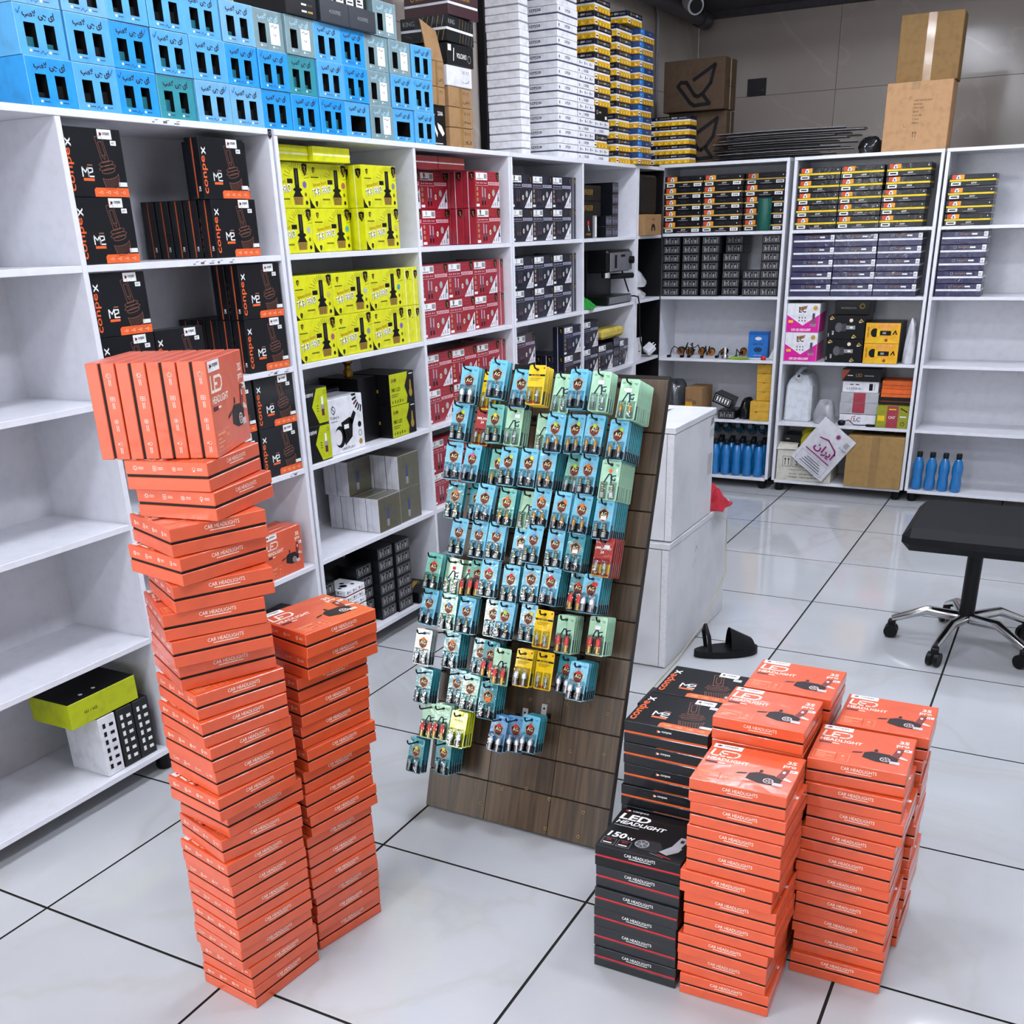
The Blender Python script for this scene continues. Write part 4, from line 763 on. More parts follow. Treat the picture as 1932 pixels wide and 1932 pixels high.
def smd():
    w, d, h = .17, .2, .118; b = MB(); b.cbox(0, w, 0, d, 0, h, mat('matt_black_card', '#0c0c0f', .35)); F = b.front()
    F.poly([(.001, .001), (w*.66, .001), (w*.70, h*.25), (w*.60, h*.55), (w*.72, h*.85), (w*.74, h*.999), (.001, h*.999)], GY_)
    F.text('SAM', w*.06, h*.74, h*.12, mat('maroon_print', '#5a1a2a', .5), w=w*.2, shear=.2, l=1); F.text('SMD LED', w*.06, h*.44, h*.12, BLACK, w=w*.36, l=1); F.rect(w*.06, h*.34, w*.36, h*.36, DIM, 1); F.rect(w*.06, h*.28, w*.30, h*.30, DIM, 1)
    for i in range(5): F.rect(w*(.08+.1*i), h*.08, w*(.11+.1*i), h*(.16+.02*(i % 2)), BLACK, 1)
    F.ring(w*.60, h*.72, h*.055, .0014, ORANGEP, 1); F.circ(w*.84, h*.32, h*.1, GOLD, 0, 14, 1.4); F.poly([(w*.80, h*.45), (w*.88, h*.45), (w*.86, h*.72), (w*.82, h*.72)], GOLD); F.rect(w*.8, h*.9, w*.95, h*.93, WHITE)
    f = b.left(d); f.rect(d*.3, h*.4, d*.36, h*.55, GOLD); f.rect(d*.7, h*.42, d*.74, h*.52, GOLD)
    return one(b, 'smd_box')
sm = smd()
for k in range(2): inst(sm, 'lamp_box', 'black and lime box with a flask-shaped lamp, %s of two' % ('lower', 'upper')[k], 'box', PL(3.305, ZL[2]+.119*k, .012), 'black and lime flask boxes')
b = MB(); b.cbox(0, .115, 0, .18, 0, .235, mat('matt_black_card', '#0c0c0f', .35)); inst(one(b, 'plain_black_box'), 'plain_black_box', 'tall plain black box left of the lime flask boxes', 'box', PL(3.186, ZL[2], .07))
for k in range(4): inst(mb2, 'module_box', 'small dark module box in the column behind the lens box, %s from below' % O[k+1], 'box', PL(3.165, ZL[2]+.0526*k, .012) if False else PL(3.095, ZL[2]+.0526*k, .15), 'module boxes behind the lens box')
b = MB(); b.lathe([(.018, 0), (.018, .02), (.012, .03), (.012, .045), (.02, .05), (.02, .06), (.008, .075)], mat('brass', '#8d6a24', .3, .9), 12); inst(one(b, 'brass_fitting'), 'brass_fitting', 'small brass fitting standing on the tall plain black box', 'fitting', PL(3.24, ZL[2]+.236, .15))
# fourth shelf: olive-sleeved white boxes
OLV = mat('olive_film_card', '#5d5a48', .3, coat=.7, bump=.4, bs=16); WHB = mat('white_spine_card', '#dcdce2', .45)
def olive(name='olive_box'):
    w, d, h = .15, .058, .133; b = MB(); b.cbox(0, w, .0, d, 0, h, WHB); F = b.front(); F.rect(.0006, .0006, w-.0006, h-.0006, OLV)
    F.rect(w*.36, h*.34, w*.46, h*.66, mat('steel_blue_art', '#3d4a78', .4), 1); F.rect(w*.40, h*.66, w*.42, h*.82, mat('steel_blue_art', '#3d4a78', .4), 1); F.rect(w*.35, h*.12, w*.46, h*.33, GREYP, 1)
    F.line([(w*.08, h*.9), (w*.3, h*.86), (w*.3, h*.6)], .0012, DIM, 1)
    b.top(h).rect(.0006, .0006, w-.0006, d-.0006, OLV); s = b.left(d)
    s.line([(d*.45, .001), (d*.45, h-.001)], .001, GREYP); return one(b, name)
ol = olive()
SPN = Matrix(((0, -1, 0, 0), (1, 0, 0, 0), (0, 0, 1, 0), (0, 0, 0, 1)))
for r in range(2):
    inst(ol, 'sleeved_box', 'olive-sleeved box facing out, right end of the fourth shelf, %s' % ('lower', 'upper')[r], 'box', PL(3.325, ZL[1]+.134*r, .015), 'olive-sleeved boxes')
    for k in range(2): inst(ol, 'sleeved_box', 'white-spined box behind the right-end olive one, fourth shelf, %s row, %s back' % (('lower', 'upper')[r], O[k+1]), 'box', PL(3.325, ZL[1]+.134*r, .075+.0595*k), 'white-spined boxes')
for k in range(4): inst(ol, 'sleeved_box', 'olive-sleeved box in the front left row of the fourth shelf' if k == 0 else 'white-spined box in the front left row of fourth shelf, %s back' % O[k], 'box', PL(3.17, ZL[1], .012+.0595*k), 'olive-sleeved boxes' if k == 0 else 'white-spined boxes')
for k in range(2): inst(ol, 'sleeved_box', 'olive-sleeved box facing out high and deep in the fourth shelf' if k == 0 else 'white-spined box behind the deep olive one in the fourth shelf', 'box', PL(3.165, ZL[1]+.134, .14+.0595*k), 'olive-sleeved boxes' if k == 0 else 'white-spined boxes')
# bottom shelf: columns of module boxes
for c, (Y, n, ins) in enumerate(((2.80, 5, .05), (3.055, 5, .06), (3.163, 6, .03), (3.271, 6, .02))):
    for r in range(n): inst(mb1, 'module_box', 'dark module box on the bottom shelf below the olive boxes, %s column, %s up' % (O[c+1], O[r+1]), 'box', PL(Y, ZL[0]+.0492*r, ins), 'module boxes on the bottom shelf')
b = MB(); b.cbox(0, .14, 0, .17, 0, .05, mat('matt_black_card', '#0c0c0f', .35)); b.top(.05).text('DEFENDER', .02, .06, .02, GOLD, w=.10); dfn = one(b, 'defender_box')
for k in range(5): inst(dfn, 'flat_black_box', 'flat black box with gold lettering on the bottom shelf, %s from below' % O[k+1], 'box', PL(2.909, ZL[0]+.051*k, .137+.0*k), 'flat black boxes on the bottom shelf')
wk = flat(.13, .12, .05, WBX, mat('crimson_tray_card', '#8a1c2c', .5), WBX, wicons, wicons, 'white_red_kit')
tp = MB(); F = tp.top(.0496)
for u, v, r_ in ((.03, .09, .012), (.05, .045, .016), (.075, .07, .010), (.02, .04, .008), (.09, .03, .009)): F.circ(u, v, r_, BLACK, 0, 12)
wk = wk+[('lid_print', tp.mesh('lid_print'))]
b = MB(); b.cbox(0, .16, 0, .14, 0, .048, mat('matt_black_card', '#0c0c0f', .35)); F = b.top(.048); F.poly([(.02, .05), (.14, .09), (.13, .11), (.05, .075)], GOLD); F.ring(.11, .09, .02, .003, GOLD, 1); b.front().frame(.012, .01, .148, .038, .001, GREYP); [b.front().rect(.02+.02*i, .014, .028+.02*i, .034, GREYP) for i in range(6)]
inst(one(b, 'gold_drawing_box'), 'gold_drawing_box', 'black box with a gold car drawing lying turned at the bottom shelf end', 'box', PL(3.39, ZL[0], .0, 0))
# near bay zero: boxes low at the left frame edge
b = MB(); b.cbox(0, .24, 0, .16, 0, .075, GY_, .001); b.top(.075).rect(.001, .001, .239, .159, BLKPL); F = b.top(.075); F.circ(.07, .03, .006, WHITE, 1); F.circ(.12, .035, .006, WHITE, 1); b.front().text('H1 / H3', .05, .03, .01, BLACK); inst(one(b, 'lime_box'), 'lime_box', 'lime and black box lying on upright boxes at the lower left edge', 'box', PL(1.66, ZL[0]+.19, .02))
for k, (Yv, m_, nm) in enumerate(((1.745, mat('glossy_white_card', '#e9e9ee', .3), 'white box with fine print standing low at the left edge'), (1.81, SBK, 'black box standing between the white box and the upright panel, left'), (1.873, SBK, 'black box nearest the upright panel at the lower left edge'))):
    b = MB(); b.cbox(0, .06, 0, .15, 0, .185, m_); F = b.front(); ik = BLACK if k == 0 else WHITE
    for i in range(6): F.rect(.012, .02+.026*i, .022, .035+.026*i, ik); F.rect(.035, .02+.026*i, .05, .030+.026*i, ik)
    inst(one(b, 'upright_box'), 'upright_box', nm, 'box', PL(Yv, ZL[0], .02))
for k in range(4):
    b = MB(); b.cbox(0, .06, 0, .15, 0, .19, mat('grey_print_box', '#4a4a4e', .4)); F = b.front(); F.frame(.008, .02, .052, .15, .001, BLACK); inst(one(b, 'grey_box'), 'grey_box', 'dark grey box standing on the bottom shelf behind the orange towers, %s from the right' % O[k+1], 'box', PL(2.684-.064*k, ZL[0], .03), 'dark grey boxes')
for k in range(4): inst(wk, 'white_kit_box', 'white kit box with a crimson band in front of flat black boxes, %s' % ('lowest', 'second', 'third', 'topmost')[k], 'box', PL(2.915, ZL[0]+.0512*k, .005+.002*k) @ Matrix.Diagonal((.95, 1, 1, 1)), 'crimson-banded white kits')
# ---------------------------------------------------------------- display stand with hanging bulb cards
AL = math.atan(.3316); NV = Vector((0, -math.cos(AL), math.sin(AL))); TV = Vector((0, math.sin(AL), math.cos(AL)))
def SP(x, t, d): return Vector((x, 2.108, 0))+TV*t+NV*d
# local frame of the board: x right, y up along the board, z out of it
BM = Matrix((( 1, TV.x, NV.x, -1.446), (0, TV.y, NV.y, 2.108), (0, TV.z, NV.z, .0), (0, 0, 0, 1)))
stand_o = thing('display_board', 'leaning dark wood display board full of hooks and hanging bulb cards', 'display stand', BM)
WD = wood('walnut_veneer', '#3a2d20', '#604c36', 'Y'); EDG = mat('dark_board_edge', '#2a241f', .5)
_m = _M['walnut_veneer'].node_tree.nodes
for n_ in _m:
    if n_.type == 'MAPPING': n_.inputs['Scale'].default_value = (70, 3, 70)
b = MB(); b.box(0, .556, -.0, 1.225, -.026, -.006, EDG); obj('backing_board', b, stand_o, TR(0, .009, 0))
gr = [.009, .121, .218, .316, .415, .518, .615, .71, .805, .897, .99, 1.093, 1.225]
for i in range(12):
    for (x0, x1) in ((0, .19), (.19, .385), (.385, .556)):
        b = MB(); b.cbox(x0+.0004, x1-.0004, gr[i]+.0016, gr[i+1]-.0016, -.006, 0, WD, .0008); obj('slat', b, stand_o)
BR = mat('brass_clip', '#b89a62', .35, .7)
cl = MB(); cl.tube([(.004*math.cos(a*.7), .004*math.sin(a*.7), .002) for a in range(9)], .001, BR, 5); cl = cl.mesh('hook_clip')
for (x, t) in [(-1.156, .369), (-1.101, .375), (-1.045, .377), (-.986, .381), (-.93, .371), (-1.02, .253), (-.925, .262), (-1.064, .112), (-.962, .098), (-1.135, .126), (-1.29, .104), (-1.27, .055), (-1.208, .109), (-1.065, .03), (-.968, .03)]:
    obj('hook_clip', cl, stand_o, TR(x+1.446, t, .0))
tb = MB(); tb.cbox(-.008, .008, 0, .03, 0, .002, mat('white_metal_tab', '#d8d8d6', .3)); Face(tb, (0, 0, .002), (1, 0, 0), (0, 1, 0)).circ(0, .018, .003, DARKG); tb = tb.mesh('metal_tab')
for x, t in ((-1.168, .323), (-1.113, .344)): obj('metal_tab', tb, stand_o, TR(x+1.446, t-.01, .0))
b = MB(); b.tube([(.278, 1.10, -.03), (.278, .62, -.52)], .012, EDG, 8); obj('rear_prop', b, stand_o)   # leans back to the floor behind
HK = mat('black_hook_wire', '#141416', .35, .3)
def hook_mesh(L):
    b = MB(); b.tube([(0, 0, .0005), (0, .0, L-.009), (0, .004, L-.003), (0, .011, L)], .0021, HK, 6); b.cbox(-.006, .006, -.006, .008, .0002, .0022, HK, .0005); return b.mesh('hook')
hooks = {L: hook_mesh(L) for L in (.095, .125, .15)}
CWD, CHT = .0485, .098
def rrect(w, h, r, n=3):
    pts = []
    for cx, cy, a0 in ((w/2-r, h-r, 0), (-w/2+r, h-r, 90), (-w/2+r, r, 180), (w/2-r, r, 270)):
        for i in range(n+1): a = R(a0+90*i/n); pts.append((cx+r*math.cos(a), cy+r*math.sin(a)-h))
    return pts
from mathutils.geometry import tessellate_polygon
CEDG = mat('pale_card_edge', '#c4d8d6', .35)
def card_plate(b, body, foot=None, thick=.0011, footh=.3):
    P = rrect(CWD, CHT, .0045); n = len(P); z0, z1 = 0, thick
    P = [(x, y+.011) for x, y in P]                                # hole is the origin, 11 mm below the top edge
    HP = [(.0036*math.cos(.7854*i), .0036*math.sin(.7854*i)) for i in range(8)]
    tri = tessellate_polygon([[Vector((x, y, 0)) for x, y in P], [Vector((x, y, 0)) for x, y in HP]]); A = P+HP
    def up(t): a, c, e = (A[i] for i in t); return t if (c[0]-a[0])*(e[1]-a[1])-(c[1]-a[1])*(e[0]-a[0]) > 0 else t[::-1]
    tri = [up(t) for t in tri]
    b.add([(x, y, z1) for x, y in A], tri, body); b.add([(x, y, z0) for x, y in A], [t[::-1] for t in tri], CEDG)
    for i in range(n): j = (i+1) % n; b.add([(*P[i], z0), (*P[j], z0), (*P[j], z1), (*P[i], z1)], [(0, 1, 2, 3)], CEDG)
    F = Face(b, (0, 0, z1), (1, 0, 0), (0, 1, 0), .00025)
    F.ring(0, 0, .0042, .0007, DIM)
    return F
def badge(F, y, s, outer, inner):
    F.poly([(-.5*s, y+.28*s), (0, y+.62*s), (.5*s, y+.28*s), (.42*s, y-.28*s), (0, y-.62*s), (-.42*s, y-.28*s)], outer)
    F.poly([(-.42*s, y+.24*s), (0, y+.52*s), (.42*s, y+.24*s), (.35*s, y-.25*s), (0, y-.52*s), (-.35*s, y-.25*s)], inner, 1)
    F.text('AG', -.29*s, y-.10*s, .36*s, mat('cream_gold_print', '#ecd6a4', .3), w=.58*s, l=2); F.rect(-.36*s, y-.22*s, .36*s, y-.17*s, REDP, 2); F.poly([(-.3*s, y-.26*s), (.3*s, y-.26*s), (0, y-.46*s)], DIM, 2)
    for a in range(0, 360, 20): F.line([(.62*s*math.cos(R(a)), y+.66*s*math.sin(R(a))), (.70*s*math.cos(R(a)), y+.74*s*math.sin(R(a)))], .05*s, outer)
cardc = {'blue': '#6fc0dc', 'teal': '#2f93a0', 'sea': '#6dbcae', 'green': '#a9d6b2', 'yellow': '#f2c812', 'red': '#a3322c', 'lime': '#dce01a', 'grey': '#a9b3b3', 'lblue': '#5f9fd0'}
cm = {k: mat('card_'+k, v, .22, coat=.8, bump=.6, bs=35) for k, v in cardc.items()}
cdark = mat('card_foot_navy', '#16202c', .25, coat=.8); COP = mat('copper_badge', '#b8783c', .35, .3); BRN = mat('dark_brown_badge', '#2a1c18', .35)
def card_art(kind, sticker):
    b = MB(); F = card_plate(b, cm[kind])
    lo = -CHT+.011
    if kind in ('blue', 'teal', 'sea', 'grey', 'lblue'):
        F.poly([(-CWD*.47, lo+.002), (CWD*.47, lo+.002), (CWD*.49, lo+.020), (CWD*.2, lo+.026), (-CWD*.2, lo+.026), (-CWD*.49, lo+.020)], cdark)
        badge(F, -.027, .028, COP, BRN); F.text('High Power', -.011, -.0505, .0035, NAVYP, w=.022, l=1); F.text('AG', -.0195, .0005, .004, NAVYP, bold=.01); F.rect(.009, .0012, .0195, .0022, NAVYP); F.rect(.012, -.0015, .0195, -.0008, NAVYP)
    elif kind == 'green':
        F.text('AG', -.0195, -.001, .0042, NAVYP); F.rect(.010, 0, .0195, .0011, NAVYP); F.rect(.013, -.003, .0195, -.002, NAVYP)
        F.line([(-.013, -.044), (-.003, -.024), (.003, -.024), (.0055, -.044)], .0035, NAVYP, 1); F.line([(.015, -.026), (.006, -.028), (.005, -.036), (.014, -.038), (.014, -.033)], .003, NAVYP, 1); F.text('LIGHT POWER', -.010, -.050, .003, NAVYP, w=.022)
    elif kind == 'yellow':
        F.rect(-CWD*.49, -.016, CWD*.49, -.0115, BLACK); F.text('A-GRADE', -.016, -.0155, .0035, YELP, w=.026, l=1)
        for i in range(3): F.rect(-.018, -.0215-.003*i, .016-.006*i, -.0207-.003*i, BLACK)
        F.poly([(-.02, lo+.004), (-.012, lo+.010), (.006, lo+.011), (.019, lo+.006), (.018, lo+.003)], ORANGEP); F.circ(.019, .004, .0025, REDP)
    elif kind == 'red':
        F.text('MILANO', -.020, -.019, .0065, WHITE, w=.04, bold=.02); F.text('24', -.008, -.029, .007, WHITE); F.poly([(-CWD*.49, lo+.001), (CWD*.49, lo+.001), (CWD*.49, lo+.034), (-CWD*.49, lo+.028)], mat('amber_print', '#d9a52c', .4)); F.rect(-CWD*.47, lo+.004, CWD*.47, lo+.009, REDP, 1)
    elif kind == 'lime':
        F.text('A POWER', -.018, -.016, .004, NAVYP, w=.03)
        for i in range(3): F.circ(-.014+.014*i, lo+.007, .002, NAVYP)
    if sticker: F.circ(*sticker[1], .005, sticker[0], 3, 10) if len(sticker) < 3 else F.rect(sticker[1][0]-.0075, sticker[1][1]-.0045, sticker[1][0]+.0075, sticker[1][1]+.0045, sticker[0], 3)
    return b.mesh('card_'+kind)
ST = {'r': mat('sticker_red', '#e0242c', .5), 'o': mat('sticker_orange', '#f07a20', .5), 'l': mat('sticker_lime', '#b4e03c', .5), 'y': mat('sticker_yellow', '#e6e432', .5), 'p': mat('sticker_pink', '#e0589c', .5), 'b': mat('sticker_blue', '#3c94dc', .5), 'w': mat('sticker_white', '#f0f0ee', .5)}
PVC = clear('clear_blister_plastic', '#eef4f6', .07, .07)
def blister_mesh(y0=-.084, y1=-.042, w=.017, deep=.011, two=True):
    b = MB()
    for cx in ((-.0115, .0115) if two else (0,)):
        hw = w/2 if two else .019
        o = [(cx-hw, y0), (cx+hw, y0), (cx+hw, y1), (cx-hw, y1)]; i_ = [(cx-hw*.8, y0+.003), (cx+hw*.8, y0+.003), (cx+hw*.8, y1-.003), (cx-hw*.8, y1-.003)]
        v = [(x, y, .0012) for x, y in o]+[(x, y, deep) for x, y in i_]
        b.add(v, [(4, 5, 6, 7), (0, 1, 5, 4), (1, 2, 6, 5), (2, 3, 7, 6), (3, 0, 4, 7)], PVC)
    return b.mesh('blister')
BL = {'two': blister_mesh(), 'one': blister_mesh(-.084, -.052, two=False), 'tall': blister_mesh(-.084, -.036, .019, .014)}
gls = mat('lamp_glass', '#e9eef0', .06, coat=.6); base_s = mat('steel_bulb_base', '#a9a9ab', .25, .9); ybul = mat('amber_bulb', '#e8a012', .2, coat=.5); rbul = mat('red_bulb', '#c83a34', .2, coat=.5); wled = mat('white_led_body', '#e8e8e4', .4); brs = mat('brass_bulb', '#c09a58', .25, .8)
def bulb_mesh(kind):
    b = MB()
    if kind == 'clear': b.tube([(0, -.013, .006), (0, -.002, .006)], .0032, base_s, 8); b.tube([(0, -.002, .006), (0, .006, .006), (0, .010, .006)], [.0032, .0034, .0008], gls, 8)
    elif kind == 'amber': b.tube([(0, -.013, .006), (0, -.003, .006)], .0036, base_s, 8); b.tube([(0, -.003, .006), (0, .007, .006), (0, .011, .006)], [.0036, .0036, .0008], ybul, 8)
    elif kind == 'red': b.tube([(0, -.014, .0075), (0, 0, .0075)], .0062, brs, 10); b.tube([(0, 0, .0075), (0, .012, .0075), (0, .020, .0075)], [.0064, .007, .002], rbul, 10)
    elif kind == 'led':
        b.box(-.0034, .0034, -.014, -.004, .0025, .009, wled); b.box(-.0026, .0026, -.004, .012, .003, .008, mat('led_pcb', '#2e3a38', .4))
        for i in range(3): b.box(-.0019, .0019, -.002+.0045*i, .0012+.0045*i, .008, .0088, mat('led_chip', '#e6e08c', .3))
    elif kind == 'tube': b.tube([(0, -.013, .0055), (0, -.008, .0055)], .0028, base_s, 8); b.tube([(0, -.008, .0055), (0, .010, .0055)], .0024, wled, 8)
    elif kind == 'steel': b.tube([(0, -.015, .0075), (0, 0, .0075)], .0058, base_s, 10); b.tube([(0, 0, .0075), (0, .008, .0075), (0, .014, .0075)], [.006, .0066, .002], gls, 10)
    return b.mesh('bulb_'+kind)
BU = {k: bulb_mesh(k) for k in ('clear', 'amber', 'red', 'led', 'tube', 'steel')}
back_meshes = {}
def back_card(kind):
    if kind not in back_meshes:
        b = MB(); F = card_plate(b, cm[kind])
        if kind in ('blue', 'teal', 'sea', 'grey', 'lblue'): F.rect(-CWD*.49, -CHT+.013, CWD*.49, -CHT+.036, cdark)
        b.add([(-.021, -.083, .0012), (.021, -.083, .0012), (.021, -.05, .0012), (-.021, -.05, .0012), (-.018, -.08, .0058), (.018, -.08, .0058), (.018, -.053, .0058), (-.018, -.053, .0058)], [(4, 5, 6, 7), (0, 1, 5, 4), (1, 2, 6, 5), (2, 3, 7, 6), (3, 0, 4, 7)], mat('smoky_blister', '#3c484e', .15, coat=.6))
        back_meshes[kind] = b.mesh('back_card_'+kind)
    return back_meshes[kind]
art = {}
def art_mesh(kind, st):
    k = (kind, st)
    if k not in art:
        s = None
        if st: s = (ST[st[0]], {'m': (0, -.016), 'u': (.008, -.012), 'c': (.001, -.034), 't': (.013, -.006), 'b': (0, -.062)}[st[1]]) + ((1,) if len(st) > 2 else ())
        art[k] = card_art(kind, s)
    return art[k]
# rows from the top: (x, t, colour, sticker, bulb, cards on the hook, lean in degrees, distance of the front card)
ROWS = [
 [(-1.393, 1.208, 'blue', '', 'steel', 3, -5), (-1.340, 1.200, 'yellow', '', 'clear', 2, -9, .085), (-1.303, 1.224, 'blue', '', 'clear', 3, -6, .125), (-1.238, 1.205, 'blue', '', 'clear', 2, -4), (-1.191, 1.214, 'yellow', '', 'clear', 4, -2, .125), (-1.128, 1.200, 'green', '', 'clear', 2, -2, .098), (-1.078, 1.209, 'blue', '', 'clear', 3, -4, .12), (-1.017, 1.206, 'green', 'wmx', 'clear', 4, -3, .12), (-.941, 1.190, 'green', 'wmx', 'amber', 9, -2, .12)],
 [(-1.407, 1.114, 'blue', 'lu', 'led', 3, -8), (-1.346, 1.106, 'red', '', 'clear', 2, -7, .09), (-1.301, 1.114, 'sea', 'ym', 'led', 2, -3, .115), (-1.247, 1.111, 'green', 'wux', 'clear', 4, -3), (-1.170, 1.102, 'green', 'lt', 'led', 1, -3, .085), (-1.129, 1.101, 'blue', 'lm', 'amber', 2, -3), (-1.074, 1.101, 'blue', 'lu', 'amber', 2, -2), (-1.020, 1.102, 'blue', 'lm', 'amber', 2, -5, .115), (-.955, 1.093, 'blue', 'lu', 'amber', 9, -3, .12)],
 [(-1.414, 1.012, 'blue', '', 'clear', 1, -3), (-1.356, 1.009, 'blue', 'pm', 'clear', 4, -3), (-1.286, 1.004, 'sea', 'ym', 'amber', 1, -4, .092), (-1.248, 1.009, 'blue', 'lu', 'led', 2, -7, .115), (-1.192, 1.010, 'blue', 'yu', 'tube', 2, -5), (-1.139, 1.010, 'blue', '', 'amber', 4, -6), (-1.072, 1.004, 'sea', 'lm', 'clear', 1, -6, .085), (-1.026, 1.005, 'blue', 'om', 'led', 3, -5), (-.962, .996, 'green', 'om', 'led', 9, -3, .12)],
 [(-1.395, .910, 'teal', 'om', 'led', 2, -12), (-1.340, .909, 'teal', 'om', 'clear', 1, -6, .09), (-1.302, .911, 'blue', '', 'clear', 2, -9, .115), (-1.240, .906, 'sea', 'om', 'amber', 3, -7), (-1.188, .904, 'green', '', 'led', 1, -5, .09), (-1.142, .914, 'blue', 'om', 'amber', 1, -5), (-1.084, .910, 'blue', 'ou', 'amber', 2, -7), (-1.028, .907, 'blue', 'om', 'amber', 2, -6), (-.965, .900, 'blue', 'wcx', 'led', 8, -5, .12)],
 [(-1.371, .817, 'blue', 'bm', 'led', 1, -8), (-1.311, .816, 'blue', 'bm', 'led', 2, -4), (-1.259, .817, 'blue', 'bm', 'led', 2, -5), (-1.192, .808, 'blue', 'wcx', 'led', 2, -6, .095), (-1.148, .820, 'blue', 'bm', 'led', 1, -5, .115), (-1.090, .816, 'blue', 'bm', 'led', 2, -5), (-1.033, .811, 'teal', 'wcx', 'clear', 4, -4), (-.955, .809, 'red', 'wux', 'clear', 6, -4, .115)],
 [(-1.437, .717, 'sea', 'rm', 'led', 4, -8), (-1.388, .710, 'green', 'rm', 'led', 1, -14, .085), (-1.350, .708, 'green', 'rm', 'red', 1, -6, .07), (-1.309, .712, 'sea', '', 'red', 1, -5, .095), (-1.266, .718, 'blue', 'rm', 'led', 2, -4, .115), (-1.203, .712, 'blue', 'rm', 'led', 3, -4), (-1.145, .719, 'blue', '', 'led', 1, -6), (-1.089, .720, 'blue', 'rm', 'clear', 4, -6), (-1.020, .713, 'teal', 'rm', 'red', 1, -3, .092), (-.974, .715, 'blue', 'rux', 'steel', 6, -6, .115)],
 [(-1.437, .620, 'blue', 'bm', 'clear', 2, -10), (-1.378, .614, 'sea', 'bm', 'led', 2, -4), (-1.321, .613, 'blue', 'bm', 'led', 3, -7), (-1.250, .615, 'teal', '', 'clear', 2, -4, .095), (-1.204, .616, 'blue', 'lm', 'led', 2, -4, .115), (-1.144, .618, 'blue', 'yu', 'led', 1, -4, .1), (-1.092, .610, 'yellow', '', 'clear', 1, -4, .115), (-1.033, .605, 'green', 'wbx', 'red', 4, -3), (-.948, .613, 'green', 'wmx', 'red', 5, -2, .105)],
 [(-1.445, .510, 'grey', 'om', 'clear', 3, -9), (-1.355, .515, 'teal', 'om', 'clear', 5, -6), (-1.278, .508, 'teal', '', 'clear', 1, -5, .085), (-1.240, .507, 'teal', 'wbx', 'red', 2, -5, .1), (-1.197, .496, 'green', 'wbx', 'red', 1, -3, .118), (-1.136, .502, 'yellow', '', 'steel', 2, -3), (-1.077, .504, 'yellow', '', 'clear', 1, -3), (-1.023, .503, 'teal', 'rm', 'steel', 1, -3, .092), (-.979, .494, 'blue', 'rm', 'steel', 6, -4, .115)],
 [(-1.435, .403, 'teal', '', 'tube', 4, -5, .1), (-1.339, .415, 'teal', 'bm', 'tube', 2, -4, .088), (-1.286, .410, 'sea', '', 'tube', 3, -6, .105), (-1.226, .400, 'teal', 'ocx', 'tube', 4, -5, .115)],
 [(-1.412, .309, 'green', 'wbx', 'red', 1, -2, .088), (-1.362, .316, 'green', 'wbx', 'red', 2, -3, .105), (-1.303, .309, 'lime', '', 'steel', 4, -4, .118), (-1.190, .317, 'lblue', 'rm', 'steel', 2, -16, .1), (-1.150, .322, 'lblue', 'rm', 'steel', 1, 9, .086), (-1.097, .334, 'blue', 'rm', 'steel', 3, -8, .105)],
 [(-1.438, .207, 'teal', 'ym', 'tube', 3, -2, .095), (-1.350, .221, 'teal', 'ym', 'tube', 6, -3, .1)],
]
cname = {'blue': 'pale blue', 'teal': 'teal', 'sea': 'sea green', 'green': 'mint green', 'yellow': 'yellow', 'red': 'red', 'lime': 'lime yellow', 'grey': 'greyish', 'lblue': 'mid blue'}
for ri, row in enumerate(ROWS):
    for ci, q in enumerate(row):
        x, t, kind, st, bu, n = q[:6]; lean = q[6]*.35+jit(1.5); d = q[7] if len(q) > 7 else .11
        L = .125 if d < .106 else .15
        if ri >= 8: L = .15
        obj('hook', hooks[L], stand_o, TR(x+1.446, t, .0))
        Mx = BM @ TR(x+1.446, t, d) @ Matrix.Rotation(R(lean), 4, 'Z') @ Matrix.Rotation(R(jit(5)), 4, 'Y') @ Matrix.Rotation(R(jit(3)-2), 4, 'X')
        c = thing('bulb_card', '%s bulb card at the front of hook %s in row %s of the board' % (cname[kind], O[ci+1], O[ri+1]), 'bulb card', Mx, 'hanging bulb cards')
        obj('card', art_mesh(kind, st), c); bt = 'tall' if bu in ('red', 'steel') else 'two'
        bo = obj('blister', BL[bt], c)
        for s_ in (-1, 1): obj('bulb', BU[bu], bo, TR(s_*.0115, -.064, .0012) @ Matrix.Diagonal((1.15, 1.25, 1.05, 1)))
        n = min(n+(1 if n in (2, 3, 4) and ri > 1 and ci % 2 else 0), 9); step = min(.0125, (d-.016)/max(n, 1)) if n > 1 else 0
        for k in range(1, n):
            kk = 'teal' if kind in ('blue', 'sea') and (k > 1 or ci % 2) else kind
            Mb = BM @ TR(x+1.446+jit(.0004), t, d-.004-k*step) @ Matrix.Rotation(R(lean*(1-.1*k)), 4, 'Z') @ Matrix.Rotation(R(-1), 4, 'X')
            tag(obj('bulb_card', back_card(kk), None, Mb), '%s bulb card, %s behind the front one, hook %s of row %s' % (cname[kk], O[k], O[ci+1], O[ri+1]), 'bulb card', 'hanging bulb cards')
# black phone-like clip bar above the top row
b = MB(); b.cbox(-.03, .03, -.002, .02, 0, .008, BLKPL, .002); tag(obj('black_bracket', b, None, BM @ TR(.165, 1.225, .02)), 'black plastic bracket sticking up at the top edge of the board', 'bracket')
